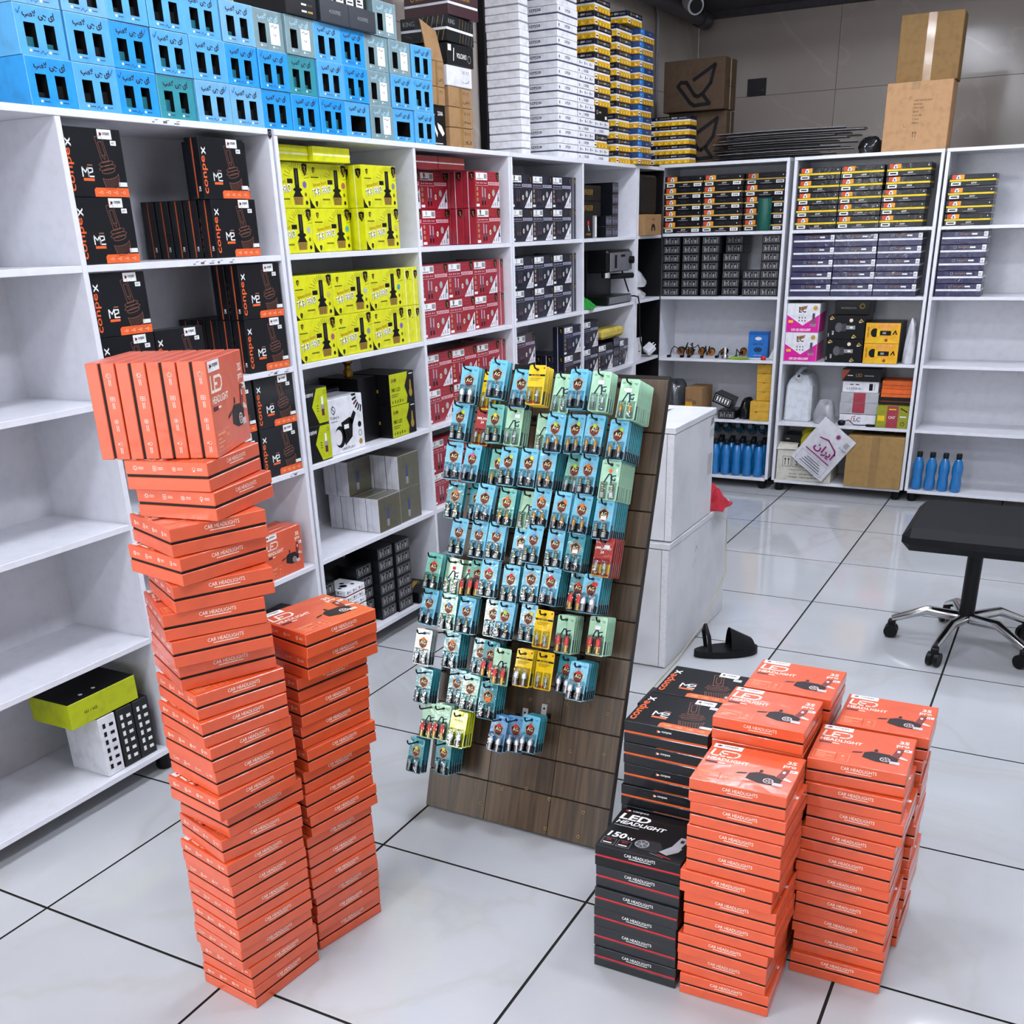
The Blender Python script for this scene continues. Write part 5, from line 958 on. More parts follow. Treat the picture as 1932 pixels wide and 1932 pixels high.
# ---------------------------------------------------------------- back run
# thin black kits with an orange picture and a cream tray
CRT = mat('cream_tray_card', '#e0b858', .5); YLT = mat('yellow_tray_card', '#f2d030', .5)
def kit_art(F, w, h):
    F.rect(w*.06, h*.06, w*.20, h*.94, mat('red_orange_print', '#d8502c', .45)); F.rect(w*.20, h*.06, w*.32, h*.94, mat('amber_print2', '#f0a030', .45)); F.poly([(w*.14, h*.1), (w*.17, h*.8), (w*.22, h*.85), (w*.25, h*.1)], WHITE, 1); F.rect(w*.18, h*.2, w*.21, h*.6, BLUEP, 2); F.circ(w*.93, h*.5, h*.12, WHITE); F.rect(w*.45, h*.45, w*.6, h*.55, DIM)
def kit_base(tagged):
    def f(F, w, h): F.rect(w*.05, h*.2, w*.26, h*.9, WHITE); F.rect(w*.08, h*.42, w*.22, h*.68, BLACK, 1); F.text('60W', w*.48, h*.5, h*.35, WHITE, w=w*.12); F.rect(w*.38, h*.22, w*.66, h*.34, GREYP); (F.rect(w*.76, h*.2, w*.96, h*.9, WHITE), F.text('H4', w*.80, h*.35, h*.4, BLACK, w=w*.12, l=1)) if tagged else None
    return f
SBX = mat('film_black_card', '#15161e', .3, coat=.5, bump=.5, bs=25)
kb1 = flat(.228, .16, .0595, SBX, CRT, SBX, kit_art, kit_base(True), 'orange_picture_kit', (.42, .54)); kb2 = flat(.223, .16, .0565, SBX, YLT, SBX, kit_art, kit_base(False), 'orange_picture_kit_b', (.41, .57))
for c, (X, n) in enumerate(((-2.294, 5), (-2.063, 5), (-1.832, 5))):
    for r in range(n+ (0 if c == 0 else 0)):
        inst(kb1, 'bulb_kit_box', 'black kit with orange picture, left back unit, %s column, %s from below' % (O[c+1], O[r+1]), 'box', PB(X+jit(.001), ZB[4]+.06*r, (.085 if c == 2 else .03)+(.01 if r == 4 else 0)+jit(.002), jit(.6)), 'orange-picture kits, left back unit')
b = MB(); gm = mat('green_leatherette', '#11564a', .5, bump=.2, bs=80)
b.lathe([(.036, 0), (.038, .004), (.038, .165), (.033, .168), (.032, .12)], gm, 20); inst(one(b, 'green_cup'), 'green_cup', 'dark green cylinder cup standing before the black kits', 'cup', PB(-1.71, ZB[4], -.012+.04) @ TR(0, -.052, 0) if False else TR(-1.70, 6.262, ZB[4]+.001, 0))
for c, X in enumerate((-1.517, -1.292, -1.067)):
    for r in range(5):
        inst(kb2, 'bulb_kit_box', 'black kit with a yellow tray, middle back unit, %s column, %s from below' % (O[c+1], O[r+1]), 'box', PB(X+(.012 if c == 2 and r > 2 else 0)+jit(.0015), ZB[4]+.0615*r, .02+jit(.002), jit(.5)) @ Matrix.Diagonal((1, 1, 1.075, 1)), 'yellow-tray kits, middle back unit')
PRP = mat('film_indigo_card', '#211d4c', .28, coat=.6, bump=.6, bs=22)
def ind_art(F, w, h): F.ring(w*.32, h*.5, h*.25, h*.08, GREYP); F.text('bright', w*.40, h*.28, h*.45, mat('tan_print', '#a07850', .4), w=w*.22); F.rect(w*.64, h*.35, w*.76, h*.65, WHITE); F.rect(w*.90, h*.05, w*.99, h*.95, WHITE); F.text('H7', w*.915, h*.3, h*.35, BLACK, w=w*.05, l=1)
kb3 = flat(.226, .17, .0635, PRP, BND, PRP, ind_art, None, 'indigo_kit', (.42, .58))
for c, X in enumerate((-1.517, -1.289, -1.061)):
    for r in range(5): inst(kb3, 'indigo_kit_box', 'indigo kit with a white tray, %s column, %s from below' % (O[c+1], O[r+1]), 'box', PB(X+jit(.0015), ZB[3]+.064*r, .015+jit(.002), jit(.4)), 'indigo kits on the back unit')
# grid of module boxes on the left back unit
for c, (X, n) in enumerate(((-2.285, 7), (-2.166, 7), (-2.047, 7), (-1.928, 5), (-1.797, 3), (-1.693, 7))):
    for r in range(n): inst(mb1, 'module_box', 'dark module box on the back wall grid, %s column, %s row up' % (O[c+1], O[r+1]), 'box', PB(X, ZB[3]+.0466*r, .015+(.03 if c == 3 else 0)) @ Matrix.Diagonal((1, 1, .945, 1)), 'module boxes on the back wall')
for r in range(2): inst(mb1, 'module_box', 'dark module box set deeper beside the gap in the grid, %s' % ('lower', 'upper')[r], 'box', PB(-1.928, ZB[3]+.0466*(5+r), .09) @ Matrix.Diagonal((1, 1, .945, 1)), 'module boxes on the back wall')
# third shelf: loose bulbs with cables
def loose_bulb(label, X, Y, seed, big=True):
    rnd = random.Random(seed); t = thing('loose_bulb', label, 'bulb', TR(X, Y, ZB[2]+.001, 90+rnd.uniform(-14, 14)) @ Matrix.Scale(1.15, 4))
    cop = mat('copper_heatsink', '#a8672a', .3, .8); b = MB()
    b.tube([(0, 0, .018), (.02, 0, .018)], .017, cop, 12); b.tube([(.02, 0, .018), (.034, 0, .02)], [.012, .008], cop, 10); obj('heat_sink', b, t)
    b = MB(); b.box(.034, .075, -.004, .004, .016, .024, BLKPL); b.tube([(.028, 0, .02), (.034, 0, .02)], .019, BLKPL, 12); obj('led_stick', b, t)
    b = MB(); pts = [(-.005, 0, .018)]; x, y, z = -.005, 0, .018
    for i in range(7): x -= rnd.uniform(.004, .018); y += rnd.uniform(-.02, .02); z = abs(z+rnd.uniform(-.02, .035)) % .07+.004; pts.append((x, y, z))
    pts.append((x-.02, y, .006)); b.tube(pts, .0028, BLKPL, 6); obj('cable', b, t)
    b = MB(); b.cbox(x-.045, x-.02, y-.008, y+.008, .001, .013, BLKPL, .002); obj('plug', b, t)
for k, (X, Y) in enumerate(((-2.22, 6.40), (-2.15, 6.37), (-2.08, 6.40), (-2.01, 6.38), (-1.94, 6.40))): loose_bulb('copper and black bulb with tangled cable, %s from the left on the bare shelf' % O[k+1], X, Y, k+3)
loose_bulb('copper bulb with a cable lying against the blue box', -1.82, 6.42, 23)
t = thing('halogen_bulb', 'chrome halogen bulb standing between the cabled bulbs and blue box', 'bulb', TR(-1.88, 6.25, ZB[2]+.001))
b = MB(); b.lathe([(.02, 0), (.022, .012), (.014, .02), (.012, .03)], CHROME, 14); obj('base', b, t); b = MB(); b.lathe([(.006, .03), (.007, .06), (.003, .068)], gls, 10); obj('glass', b, t)
b = MB(); b.cbox(0, .118, 0, .05, 0, .148, mat('azure_gift_card', '#1672c8', .3, coat=.6)); F = b.front(); F.circ(.059, .108, .02, mat('pale_print', '#e3e0e4', .5), 0, 14, .5); F.text('auto Car', .028, .072, .013, NAVYP, w=.062); F.circ(.059, .045, .024, NAVYP, 0, 14, .6); F.ring(.059, .045, .014, .002, mat('azure_gift_card'), 1, 12, .6); F.rect(.035, .012, .083, .014, WHITE); F.poly([(.001, .128), (.117, .128), (.117, .147), (.001, .147)], mat('deep_blue_print', '#0f5aa8', .35))
inst(one(b, 'blue_box'), 'blue_box', 'bright blue upright box with an oval eye mark', 'box', TR(-1.752, 6.285, ZB[2]+.008, 2))
def cloth(label, M, nu, nv, w, d, h, m, seed, cat='cloth', name='cloth'):
    rnd = random.Random(seed); ph = [rnd.uniform(0, 6) for _ in range(6)]
    def top(u, v):
        e = min(1, 5*min(u, 1-u, v, 1-v)); k = .55+.45*math.sin(7*u+ph[0]+2*math.sin(4*v+ph[3]))*math.cos(6*v+ph[1])+.2*math.sin(15*u+ph[2])*math.sin(13*v+ph[4])
        return (w*(u-.5)*(1+.06*math.sin(9*v+ph[5])), d*(v-.5)*(1+.08*math.sin(8*u+ph[2])), .002+h*max(.04, k)*e)
    b = MB(); b.grid(top, nu, nv, m); b.grid(lambda u, v: (top(1-u, v)[0], top(1-u, v)[1], .0008), nu, nv, m)
    return tag(obj(name, b, None, M), label, cat)
cloth('lime green folded cloth on the bare shelf edge', TR(-1.80, 6.262, ZB[2]+.001), 10, 6, .13, .07, .012, mat('lime_cloth', '#8fb82a', .8), 4)
b = MB(); b.cbox(0, .2, 0, .09, 0, .005, WHITE); inst(one(b, 'paper_pack'), 'paper_pack', 'white papers lying flat under the bright blue box', 'paper', TR(-1.785, 6.27, ZB[2]+.001))
b = MB(); b.lathe([(.015, 0), (.015, .02), (.012, .022)], mat('red_cap_plastic', '#c81f2c', .35), 16); inst(one(b, 'red_cap'), 'red_cap', 'small red bottle cap on the shelf edge by the blue box', 'cap', TR(-1.645, 6.243, ZB[2]+.001))
b = MB(); b.add([(0, 0, 0), (.05, .01, 0), (.055, .012, .07), (.02, .004, .05)], [(0, 1, 2, 3)], WHITE); b.add([(0, .002, 0), (.05, .012, 0), (.055, .014, .07), (.02, .006, .05)], [(3, 2, 1, 0)], WHITE); inst(one(b, 'paper_slip'), 'paper_slip', 'white paper slip standing beside the bright blue box', 'paper', TR(-1.63, 6.30, ZB[2]+.001))
b = MB(); b.cbox(0, .03, 0, .05, 0, .09, BLKPL); inst(one(b, 'black_gadget'), 'black_gadget', 'small black gadget against the unit side beside the paper slip', 'gadget', TR(-1.615, 6.36, ZB[2]+.001))
# fourth shelf
def bag(label, M, w, d, h, m, seed, name='plastic_bag', cat='bag'):
    rnd = random.Random(seed); ph = [rnd.uniform(0, 6) for _ in range(8)]; n1, n2 = 18, 9; vs = []; fs = []; b = MB()
    for j in range(n2+1):
        a = math.pi/2*j/n2; rr = max(math.cos(a), 0)**.4; zz = math.sin(a)
        for i in range(n1):
            t_ = 6.2832*i/n1; k = 1+.13*math.sin(3*t_+ph[0]+2*zz)+.08*math.sin(7*t_+ph[1]-5*zz)+.05*math.sin(11*t_+ph[2]+7*zz)
            vs.append((w/2*rr*k*math.cos(t_), d/2*rr*k*math.sin(t_), .001+h*zz*(1+.1*math.sin(2*t_+ph[3]))))
    for j in range(n2):
        for i in range(n1): fs.append((j*n1+i, j*n1+(i+1) % n1, (j+1)*n1+(i+1) % n1, (j+1)*n1+i))
    b.add(vs, fs, m, True); b.add(vs[:n1], [tuple(range(n1))[::-1]], m); return tag(obj(name, b, None, M), label, cat)
bag('grey translucent bag slumped at the left of the fourth back shelf', TR(-2.205, 6.34, ZB[1]+.062), .13, .13, .14, mat('grey_plastic_film', '#4b4e52', .2, coat=.8, bump=.5, bs=25), 2)
inst(kraft(.16, .16, .06, (), KRAFT, False), 'kraft_carton', 'small brown carton under the grey translucent bag', 'carton', PB(-2.295, ZB[1], .04))
b = MB(); b.cbox(0, .11, 0, .17, 0, .178, KRAFT); F = b.front(); F.rect(.004, .004, .048, .09, mat('amber_label', '#eca81e', .45)); F.rect(.004, .045, .042, .055, WHITE, 1); F.ring(.060, .088, .009, .0035, BLACK); [F.line([(.008+.008*i, .098), (.013+.008*i, .108)], .002, BLACK) for i in range(5)]
inst(one(b, 'kraft_carton'), 'kraft_carton', 'upright brown carton with an amber label behind the white cabinet', 'carton', TR(-2.118, 6.245, ZB[1]+.001, -4))
inst(mb1, 'module_box', 'dark module box lying on the fourth shelf before the wrapped one', 'box', TR(-1.90, 6.235, ZB[1]+.001, 0), 'loose module boxes')
b = MB(); b.cbox(0, .12, 0, .12, 0, .06, SMK); F = b.front(); F.frame(.01, .012, .11, .05, .0014, WHITE); [F.rect(.02+.018*i, .018, .030+.018*i, .044, WHITE) for i in range(5)]
inst(one(b, 'tilted_box'), 'tilted_box', 'black box with a white frame tilted on the lower module box', 'box', TR(-1.955, 6.275, ZB[1]+.095, 0, 0, 20))
bag('dark wrapped bag sloping down beside the tilted black box', TR(-1.749, 6.33, ZB[1]+.001), .074, .16, .11, mat('black_plastic_film', '#1e1f22', .18, coat=.9, bump=.6, bs=25), 5)
YBX = mat('mustard_carton', '#d9a838', .55)
for k in range(4): b = MB(); b.cbox(0, .088, 0, .14, 0, .052, YBX); b.front().poly([(.03, .052), (.055, .052), (.0425, .046)], mat('dark_mustard', '#8a671a', .6)); inst(one(b, 'mustard_box'), 'mustard_box', 'mustard yellow box in the column against the unit side, %s from below' % O[k+2], 'box', PB(-1.673-.003*k+.0, ZB[1]+.116+.0525*k, .03+.004*k), 'mustard boxes')
b = MB(); b.cbox(0, .115, 0, .15, 0, .114, YBX); b.front().rect(0, .056, .115, .0575, mat('dark_mustard', '#8a671a', .6)); b.front().poly([(.03, .056), (.05, .056), (.04, .044)], mat('dark_mustard', '#8a671a', .6), 1); inst(one(b, 'mustard_box'), 'mustard_box', 'large mustard yellow box at the bottom of the yellow column', 'box', PB(-1.70, ZB[1], .0), 'mustard boxes')  # triangles and line drawn in a darker mustard
# bottles
BLU = mat('blue_liquid', '#1284d4', .08, trans=.25, coat=.8); CAPM = mat('dark_bottle_cap', '#15181c', .4); PETM = mat('blue_pet', '#1b5f96', .08, trans=.7, coat=.5)
b = MB(); b.lathe([(.026, 0), (.030, .006), (.030, .05), (.026, .08), (.030, .11), (.030, .14), (.022, .17), (.013, .185)], BLU, 16); bo_b = b.mesh('bottle_body'); b = MB(); b.lathe([(.015, .185), (.0155, .188), (.0155, .212), (.014, .214)], CAPM, 14); bo_c = b.mesh('bottle_cap')
bot = [('bottle_body', bo_b), ('bottle_cap', bo_c)]; spots = []
for r in range(3):
    for c in range(10): spots.append((r, c))
for r, c in spots: inst(bot, 'blue_bottle', 'clear blue fluid bottle standing on the lowest back shelf, %s row, %s from left' % (('front', 'second', 'third')[r], O[c+1]), 'bottle', TR(-2.255+.0685*c+(.012 if r == 1 else 0), 6.262+.068*r, ZB[0]+.001, jit(60)), 'blue fluid bottles')
b = MB(); b.lathe([(.026, 0), (.030, .006), (.030, .05), (.026, .08), (.030, .11), (.030, .14), (.022, .17), (.013, .185)], mat('dark_teal_bottle', '#22505e', .15, coat=.6), 16); bot_d = [('bottle_body', b.mesh('bottle_body_dark')), ('bottle_cap', bo_c)]
for c in range(8): inst(bot_d, 'blue_bottle', 'blue fluid bottle lying on the standing ones, %s from the left' % O[c+1], 'bottle', TR(-2.18+.075*c, 6.43, ZB[0]+.25, 10, 74), 'lying blue bottles')
# right back unit, third shelf
MAG = mat('magenta_print', '#e0189c', .35); WCR = mat('white_gloss_card', '#ecebf0', .3, coat=.5)
def pink():
    w, d, h = .185, .16, .158; b = MB(); b.cbox(0, w, 0, d, 0, h, WCR); F = b.front()
    F.poly([(.001, .001), (w-.001, .001), (w-.001, h*.62), (w*.5, h*.24), (.001, h*.60)], MAG); F.text('LC', w*.36, h*.68, h*.2, BLACK, w=w*.22, bold=.02); F.poly([(w*.34, h*.86), (w*.62, h*.92), (w*.58, h*.80), (w*.40, h*.74)], mat('tan_print', '#a07850', .4)); F.circ(w*.86, h*.84, h*.08, GOLD)
    F.text('CAR LED HEADLIGHT', w*.16, h*.05, h*.085, WHITE, w=w*.60, bold=.03, l=1); F.rect(w*.06, h*.33, w*.2, h*.42, YELP, 1)
    bulb_pic(F, w*.82, h*.20, h*.46, mat('steel_art', '#5a5a60', .4), GREYP)
    for i in range(3): F.rect(w*(.37+.09*i), h*.48, w*(.40+.09*i), h*.53, DIM, 1); F.rect(w*(.37+.09*i), h*.38, w*(.40+.09*i), h*.43, DIM, 1)
    f = b.right(w); f.poly([(.001, .001), (d-.001, .001), (d-.001, h*.7), (.001, h*.62)], MAG); return one(b, 'pink_carton')
pk = pink()
for k in range(2): inst(pk, 'lamp_carton', 'white and magenta headlight carton on the middle back unit, %s' % ('lower', 'upper')[k], 'carton', PB(-1.522, ZB[2]+.159*k, .015), 'magenta cartons')
def z40():
    w, d, h = .205, .22, .126; b = MB(); b.cbox(0, w, 0, d, 0, h, mat('matt_black_card', '#0c0c0f', .35)); F = b.front(); g = mat('steel_art', '#5a5a60', .4)
    F.circ(w*.30, h*.5, h*.16, g, 0, 12, 1.3); F.rect(w*.36, h*.34, w*.5, h*.66, DIM); F.rect(w*.5, h*.42, w*.74, h*.58, GREYP); F.rect(w*.60, h*.46, w*.68, h*.54, WHITE, 1); F.text('Z40', w*.13, h*.36, h*.08, WHITE, rot=-90) ; F.circ(w*.62, h*.80, h*.08, CREAM)
    for u, v in ((.10, .9), (.88, .78), (.72, .12)): F.line([(w*u-.01, h*v-.006), (w*u, h*v+.008), (w*u+.012, h*v-.004)], .005, GOLD); F.line([(w*u-.008, h*v-.008), (w*u+.004, h*v-.006)], .004, WHITE, 1)
    F.rect(w*.02, h*.1, w*.05, h*.25, GREYP); return one(b, 'z40_box')
zb = z40()
for k in range(2): inst(zb, 'lamp_carton', 'black carton with a grey bulb picture beside the magenta ones, %s' % ('lower', 'upper')[k], 'carton', PB(-1.286, ZB[2]+.127*k, .01), 'black bulb-picture cartons')
b = MB(); b.cbox(0, .19, 0, .18, 0, .074, mat('matt_black_card', '#0c0c0f', .35)); F = b.front(); F.text('PROFESSIONAL', .035, .03, .010, GREYP, w=.085, bold=0); F.ring(.15, .045, .012, .005, GOLD); inst(one(b, 'lamp_carton'), 'lamp_carton', 'black lettered carton on top of the black bulb-picture cartons', 'carton', PB(-1.265, ZB[2]+.2545, .06))
def x30():
    w, d, h = .185, .22, .1085; b = MB(); b.cbox(0, w, 0, d, 0, h, mat('charcoal_card', '#34322e', .4)); F = b.front(); F.rect(.0005, .0005, w-.0005, h-.0005, mat('amber_card_print', '#f0b01e', .4)); F.poly([(w*.02, h*.02), (w*.5, h*.3), (w*.98, h*.02)], YELP, 1); F.poly([(w*.3, h*.98), (w*.55, h*.6), (w*.98, h*.98)], mat('apricot_print', '#f4a84a', .4), 1)
    F.circ(w*.27, h*.52, h*.2, BLACK, 2, 12, 1.1); F.rect(w*.33, h*.36, w*.42, h*.68, YELP, 3); F.rect(w*.42, h*.40, w*.74, h*.62, BLACK, 3); F.rect(w*.5, h*.46, w*.6, h*.56, GREYP, 4); F.circ(w*.62, h*.16, h*.08, REDP, 3); F.text('X30 PRO', w*.06, h*.80, h*.07, BLACK, rot=-90, w=h*.5, l=3); F.line([(w*.80, h*.45), (w*.86, h*.62), (w*.9, h*.45)], .006, BLACK, 3); return one(b, 'x30_box')
xb = x30()
for k in range(2): inst(xb, 'lamp_carton', 'amber carton with a black bulb picture, %s of two' % ('lower', 'upper')[k], 'carton', PB(-1.074, ZB[2]+.109*k, .0), 'amber cartons')
bag('white plastic bag hanging over the amber cartons at the right edge', TR(-.838, 6.30, ZB[2]+.001), .06, .12, .22, mat('white_plastic_film', '#d4d4da', .25, coat=.6, bump=.5, bs=20), 9)
# fourth shelf right: jerry can, boxes
t = thing('jerry_can', 'white translucent plastic jerry can on the middle back unit', 'jerry can', PB(-1.515, ZB[1], .05))
jm = mat('milky_plastic', '#e6eaf0', .3, trans=.12)
b = MB(); prof = [(0, 0, .150, .19), (.010, 0, .16, .20), (.20, .0, .152, .195), (.238, .01, .130, .17), (.264, .03, .095, .12), (.268, .03, .06, .08)]
vs = []; fs = []
for z_, ins, ww, dd in prof:
    for u, v in ((.07, 0), (.93, 0), (1, .07), (1, .93), (.93, 1), (.07, 1), (0, .93), (0, .07)): vs.append((.004+(.16-ww)/2+ins*.2+u*(ww-ins*.4), .01+(.2-dd)/2+v*dd, z_))
n = 8
for j in range(len(prof)-1):
    for i in range(n): fs.append((j*n+i, j*n+(i+1) % n, (j+1)*n+(i+1) % n, (j+1)*n+i))
b.add(vs, fs, jm, False); b.add(vs[:n], [tuple(range(n))[::-1]], jm); b.add(vs[-n:], [tuple(range(n))], jm); body = obj('can_body', b, t)
b = MB(); b.tube([(.06, .05, .268), (.075, .09, .296), (.085, .15, .294), (.09, .18, .25)], .011, jm, 10); obj('handle', b, t)
b = MB(); b.tube([(.08, .03, .235), (.08, .005, .262)], .017, mat('white_cap_plastic', '#e4e4e6', .35), 14); cap_ = obj('cap', b, t); b = MB(); b.tube([(.08, .0045, .2625), (.08, .002, .2648)], .009, DIM, 12); obj('cap_hole', b, cap_)
GR1 = mat('silver_card', '#b6b6ba', .35, coat=.6); GB_ = [(-1.18, ZB[1], .0, .205, .067, WCR, 'white box with a black edge at the bottom of the mixed pile'), (-1.185, ZB[1]+.068, .0, .215, .058, GR1, 'silver box with a red stripe, second in the mixed pile'), (-1.183, ZB[1]+.127, .0, .21, .055, GR1, 'silver box with a red stripe, third in the mixed pile'), (-1.18, ZB[1]+.183, .01, .2, .062, WCR, 'white icon-printed box near the top of the mixed pile'), (-1.187, ZB[1]+.246, .0, .215, .07, SBK, 'black lettered box topping the mixed pile')]
for k, (X, z_, ins, w, h, m_, lb) in enumerate(GB_):
    b = MB(); b.cbox(0, w, 0, .16, 0, h, m_); F = b.front()
    if k in (1, 2): F.rect(w*.34, 0.0005, w*.66, h-.0005, mat('dusty_red_film', '#a83a48', .3, coat=.6))
    elif k == 3: F.rect(w*.2, h*.66, w*.3, h*.74, BLACK); F.rect(w*.36, h*.66, w*.46, h*.74, BLACK); F.text('LIZERA', w*.12, h*.25, h*.18, BLACK, w=w*.4, bold=0); F.rect(w*.74, h*.2, w*.84, h*.8, BLACK); F.rect(w*.88, h*.2, w*.90, h*.8, GREYP)
    elif k == 4: F.poly([(.001, .001), (.001, h*.9), (w*.2, h*.9)], mat('rust_print', '#b04a2a', .45)); F.text('LED', w*.36, h*.35, h*.26, mat('tan_print', '#a07850', .4), w=w*.16, bold=0); F.rect(w*.14, h*.42, w*.28, h*.48, WHITE); F.rect(w*.58, h*.42, w*.82, h*.48, GREYP)
    else: F.text('LC', w*.4, h*.3, h*.35, BLACK); F.rect(0.0005, h*.9, w-.0005, h*.96, BLACK)
    inst(one(b, 'mixed_box'), 'mixed_box', lb, 'box', PB(X, z_, ins+.05), None)
OBX = [(-.963, ZB[1]+.163, .06, .17, .045, mat('orange_card_b', '#ee6a22', .45), 'orange flat box over the lime boxes, lower'), (-.962, ZB[1]+.209, .065, .17, .045, mat('orange_card_b'), 'orange flat box over the lime boxes, upper'), (-.969, ZB[1]+.125, .055, .175, .037, SBK, 'black icon-printed flat box under two orange ones')]
for X, z_, ins, w, h, m_, lb in OBX:
    b = MB(); b.cbox(0, w-.006, 0, .15, 0, h, m_); F = b.front(); F.rect(0, h*.4, w-.006, h*.48, mat('rust_print', '#b04a2a', .45)) if 'orange' in lb else [F.rect(.02+.022*i, .012, .03+.022*i, .02, WHITE) for i in range(5)]
    inst(one(b, 'flat_box'), 'flat_box', lb, 'box', PB(X, z_, ins))
for k in range(1):
    b = MB(); w, h = .172, .123; b.cbox(0, w, 0, .12, 0, h, mat('lime_film_card', '#9a9c1c', .3, coat=.8, bump=.3, bs=20)); F = b.front(); F.rect(w*.32, .0005, w*.68, h-.0005, mat('dusty_red_film', '#a83a48', .3)); F.rect(w*.38, h*.82, w*.6, h*.87, YELP, 1); F.text('CNT', w*.38, h*.42, h*.12, WHITE, w=w*.22, l=1); F.rect(w*.04, h*.3, w*.26, h*.55, YELP); F.ring(w*.84, h*.2, h*.08, .003, BLACK); F.line([(w*.75, h*.9), (w*.95, h*.75)], .006, BLACK); F.rect(w*.74, h*.5, w*.94, h*.55, WHITE)
    inst(one(b, 'lime_box'), 'lime_box', 'lime box with a dusty red centre stripe at the lower right', 'box', PB(-.967, ZB[1], .012))
b = MB(); b.lathe([(.018, 0), (.022, .01), (.022, .022), (.012, .028)], BLKPL, 14); b.tube([(.0, 0, .02), (.04, -.005, .03), (.07, .0, .005), (.11, -.01, .006), (.14, -.012, .008)], .003, BLKPL, 6); b.tube([(.05, .0, .02), (.055, .004, .05), (.075, .004, .055)], .002, REDP, 6)
b.cbox(.14, .19, -.02, -.006, .001, .014, BLKPL); inst(one(b, 'cabled_sensor'), 'cabled_sensor', 'black round sensor with a cable on the shelf before the mixed pile', 'sensor', TR(-1.12, 6.212+.022, ZB[1]+.001) if False else PB(-1.13, ZB[1], -.0) @ TR(0, .0, 0) if False else TR(-1.16, 6.245-.03+.03, ZB[1]+.001))
# bottom shelf: white carton, carrier bag, brown carton
b = MB(); w, h = .325, .182; b.cbox(0, w, 0, .2, 0, h, mat('cream_carton', '#d8d4c6', .6)); F = b.front()
for i in range(4): F.frame(.035+.058*i, .085, .085+.058*i, .145, .002, BLACK)
for s_ in (0, .02): F.line([(.05+s_, .095), (.05+s_, .13)], .004, BLACK); F.poly([(.043+s_, .125), (.057+s_, .125), (.05+s_, .138)], BLACK)
F.poly([(.108, .136), (.132, .136), (.126, .115), (.114, .115)], BLACK); F.rect(.1185, .098, .1215, .115, BLACK); F.rect(.110, .094, .13, .098, BLACK)
F.line([(.16, .10), (.175, .135), (.19, .10)], .004, BLACK); F.ring(.235, .115, .015, .003, BLACK)
F.text('(10ml ACT + CHAMBER', .075, .060, .010, BLACK, w=.17, bold=0); F.text('Email : info@thairb.com', .08, .036, .010, BLACK, w=.19); F.text('Website : www.thairbond.com', .075, .018, .010, BLACK, w=.2); F.ring(.03, .065, .011, .001, GREYP); F.circ(.285, .05, .012, mat('tan_print', '#a07850', .4))
inst(one(b, 'printed_carton'), 'printed_carton', 'cream carton with handling symbols on the lowest right back shelf', 'carton', PB(-1.515, ZB[0], .005))
b = MB(); b.add([(0, 0, 0), (.12, 0, .004), (.11, .08, .03), (.0, .07, .034)], [(0, 1, 2, 3), (3, 2, 1, 0)], mat('cream_carton')); inst(one(b, 'carton_flap'), 'carton_flap', 'open cream carton flap sticking out over the printed carton', 'cardboard', PB(-1.52, ZB[0]+.184, .0))
b = MB(); b.cbox(0, .1, 0, .12, 0, .075, SBK); b.front().rect(0, .02, .1, .024, ORANGEP); b.front().text('CAR', .01, .045, .008, WHITE); inst(one(b, 'small_black_box'), 'small_black_box', 'small black box with an orange line above the cream carton', 'box', PB(-1.50, ZB[0]+.184, .09))
bag('crumpled yellow bag tucked behind the carrier bag', TR(-1.34, 6.34, ZB[0]+.184), .13, .1, .11, mat('yellow_plastic_film', '#d8cc1c', .25, coat=.8, bump=.4, bs=20), 11)
inst(kraft(.315, .24, .293, (), mat('plain_kraft', '#a5834f', .75, bump=.15, bs=90), True), 'kraft_carton', 'large plain brown carton with centre tape on the lowest shelf', 'carton', PB(-1.108, ZB[0], -.02))
bag('flat black bag lying on the large plain brown carton', TR(-.97, 6.36, ZB[0]+.298), .18, .15, .02, mat('black_plastic_film'), 13)
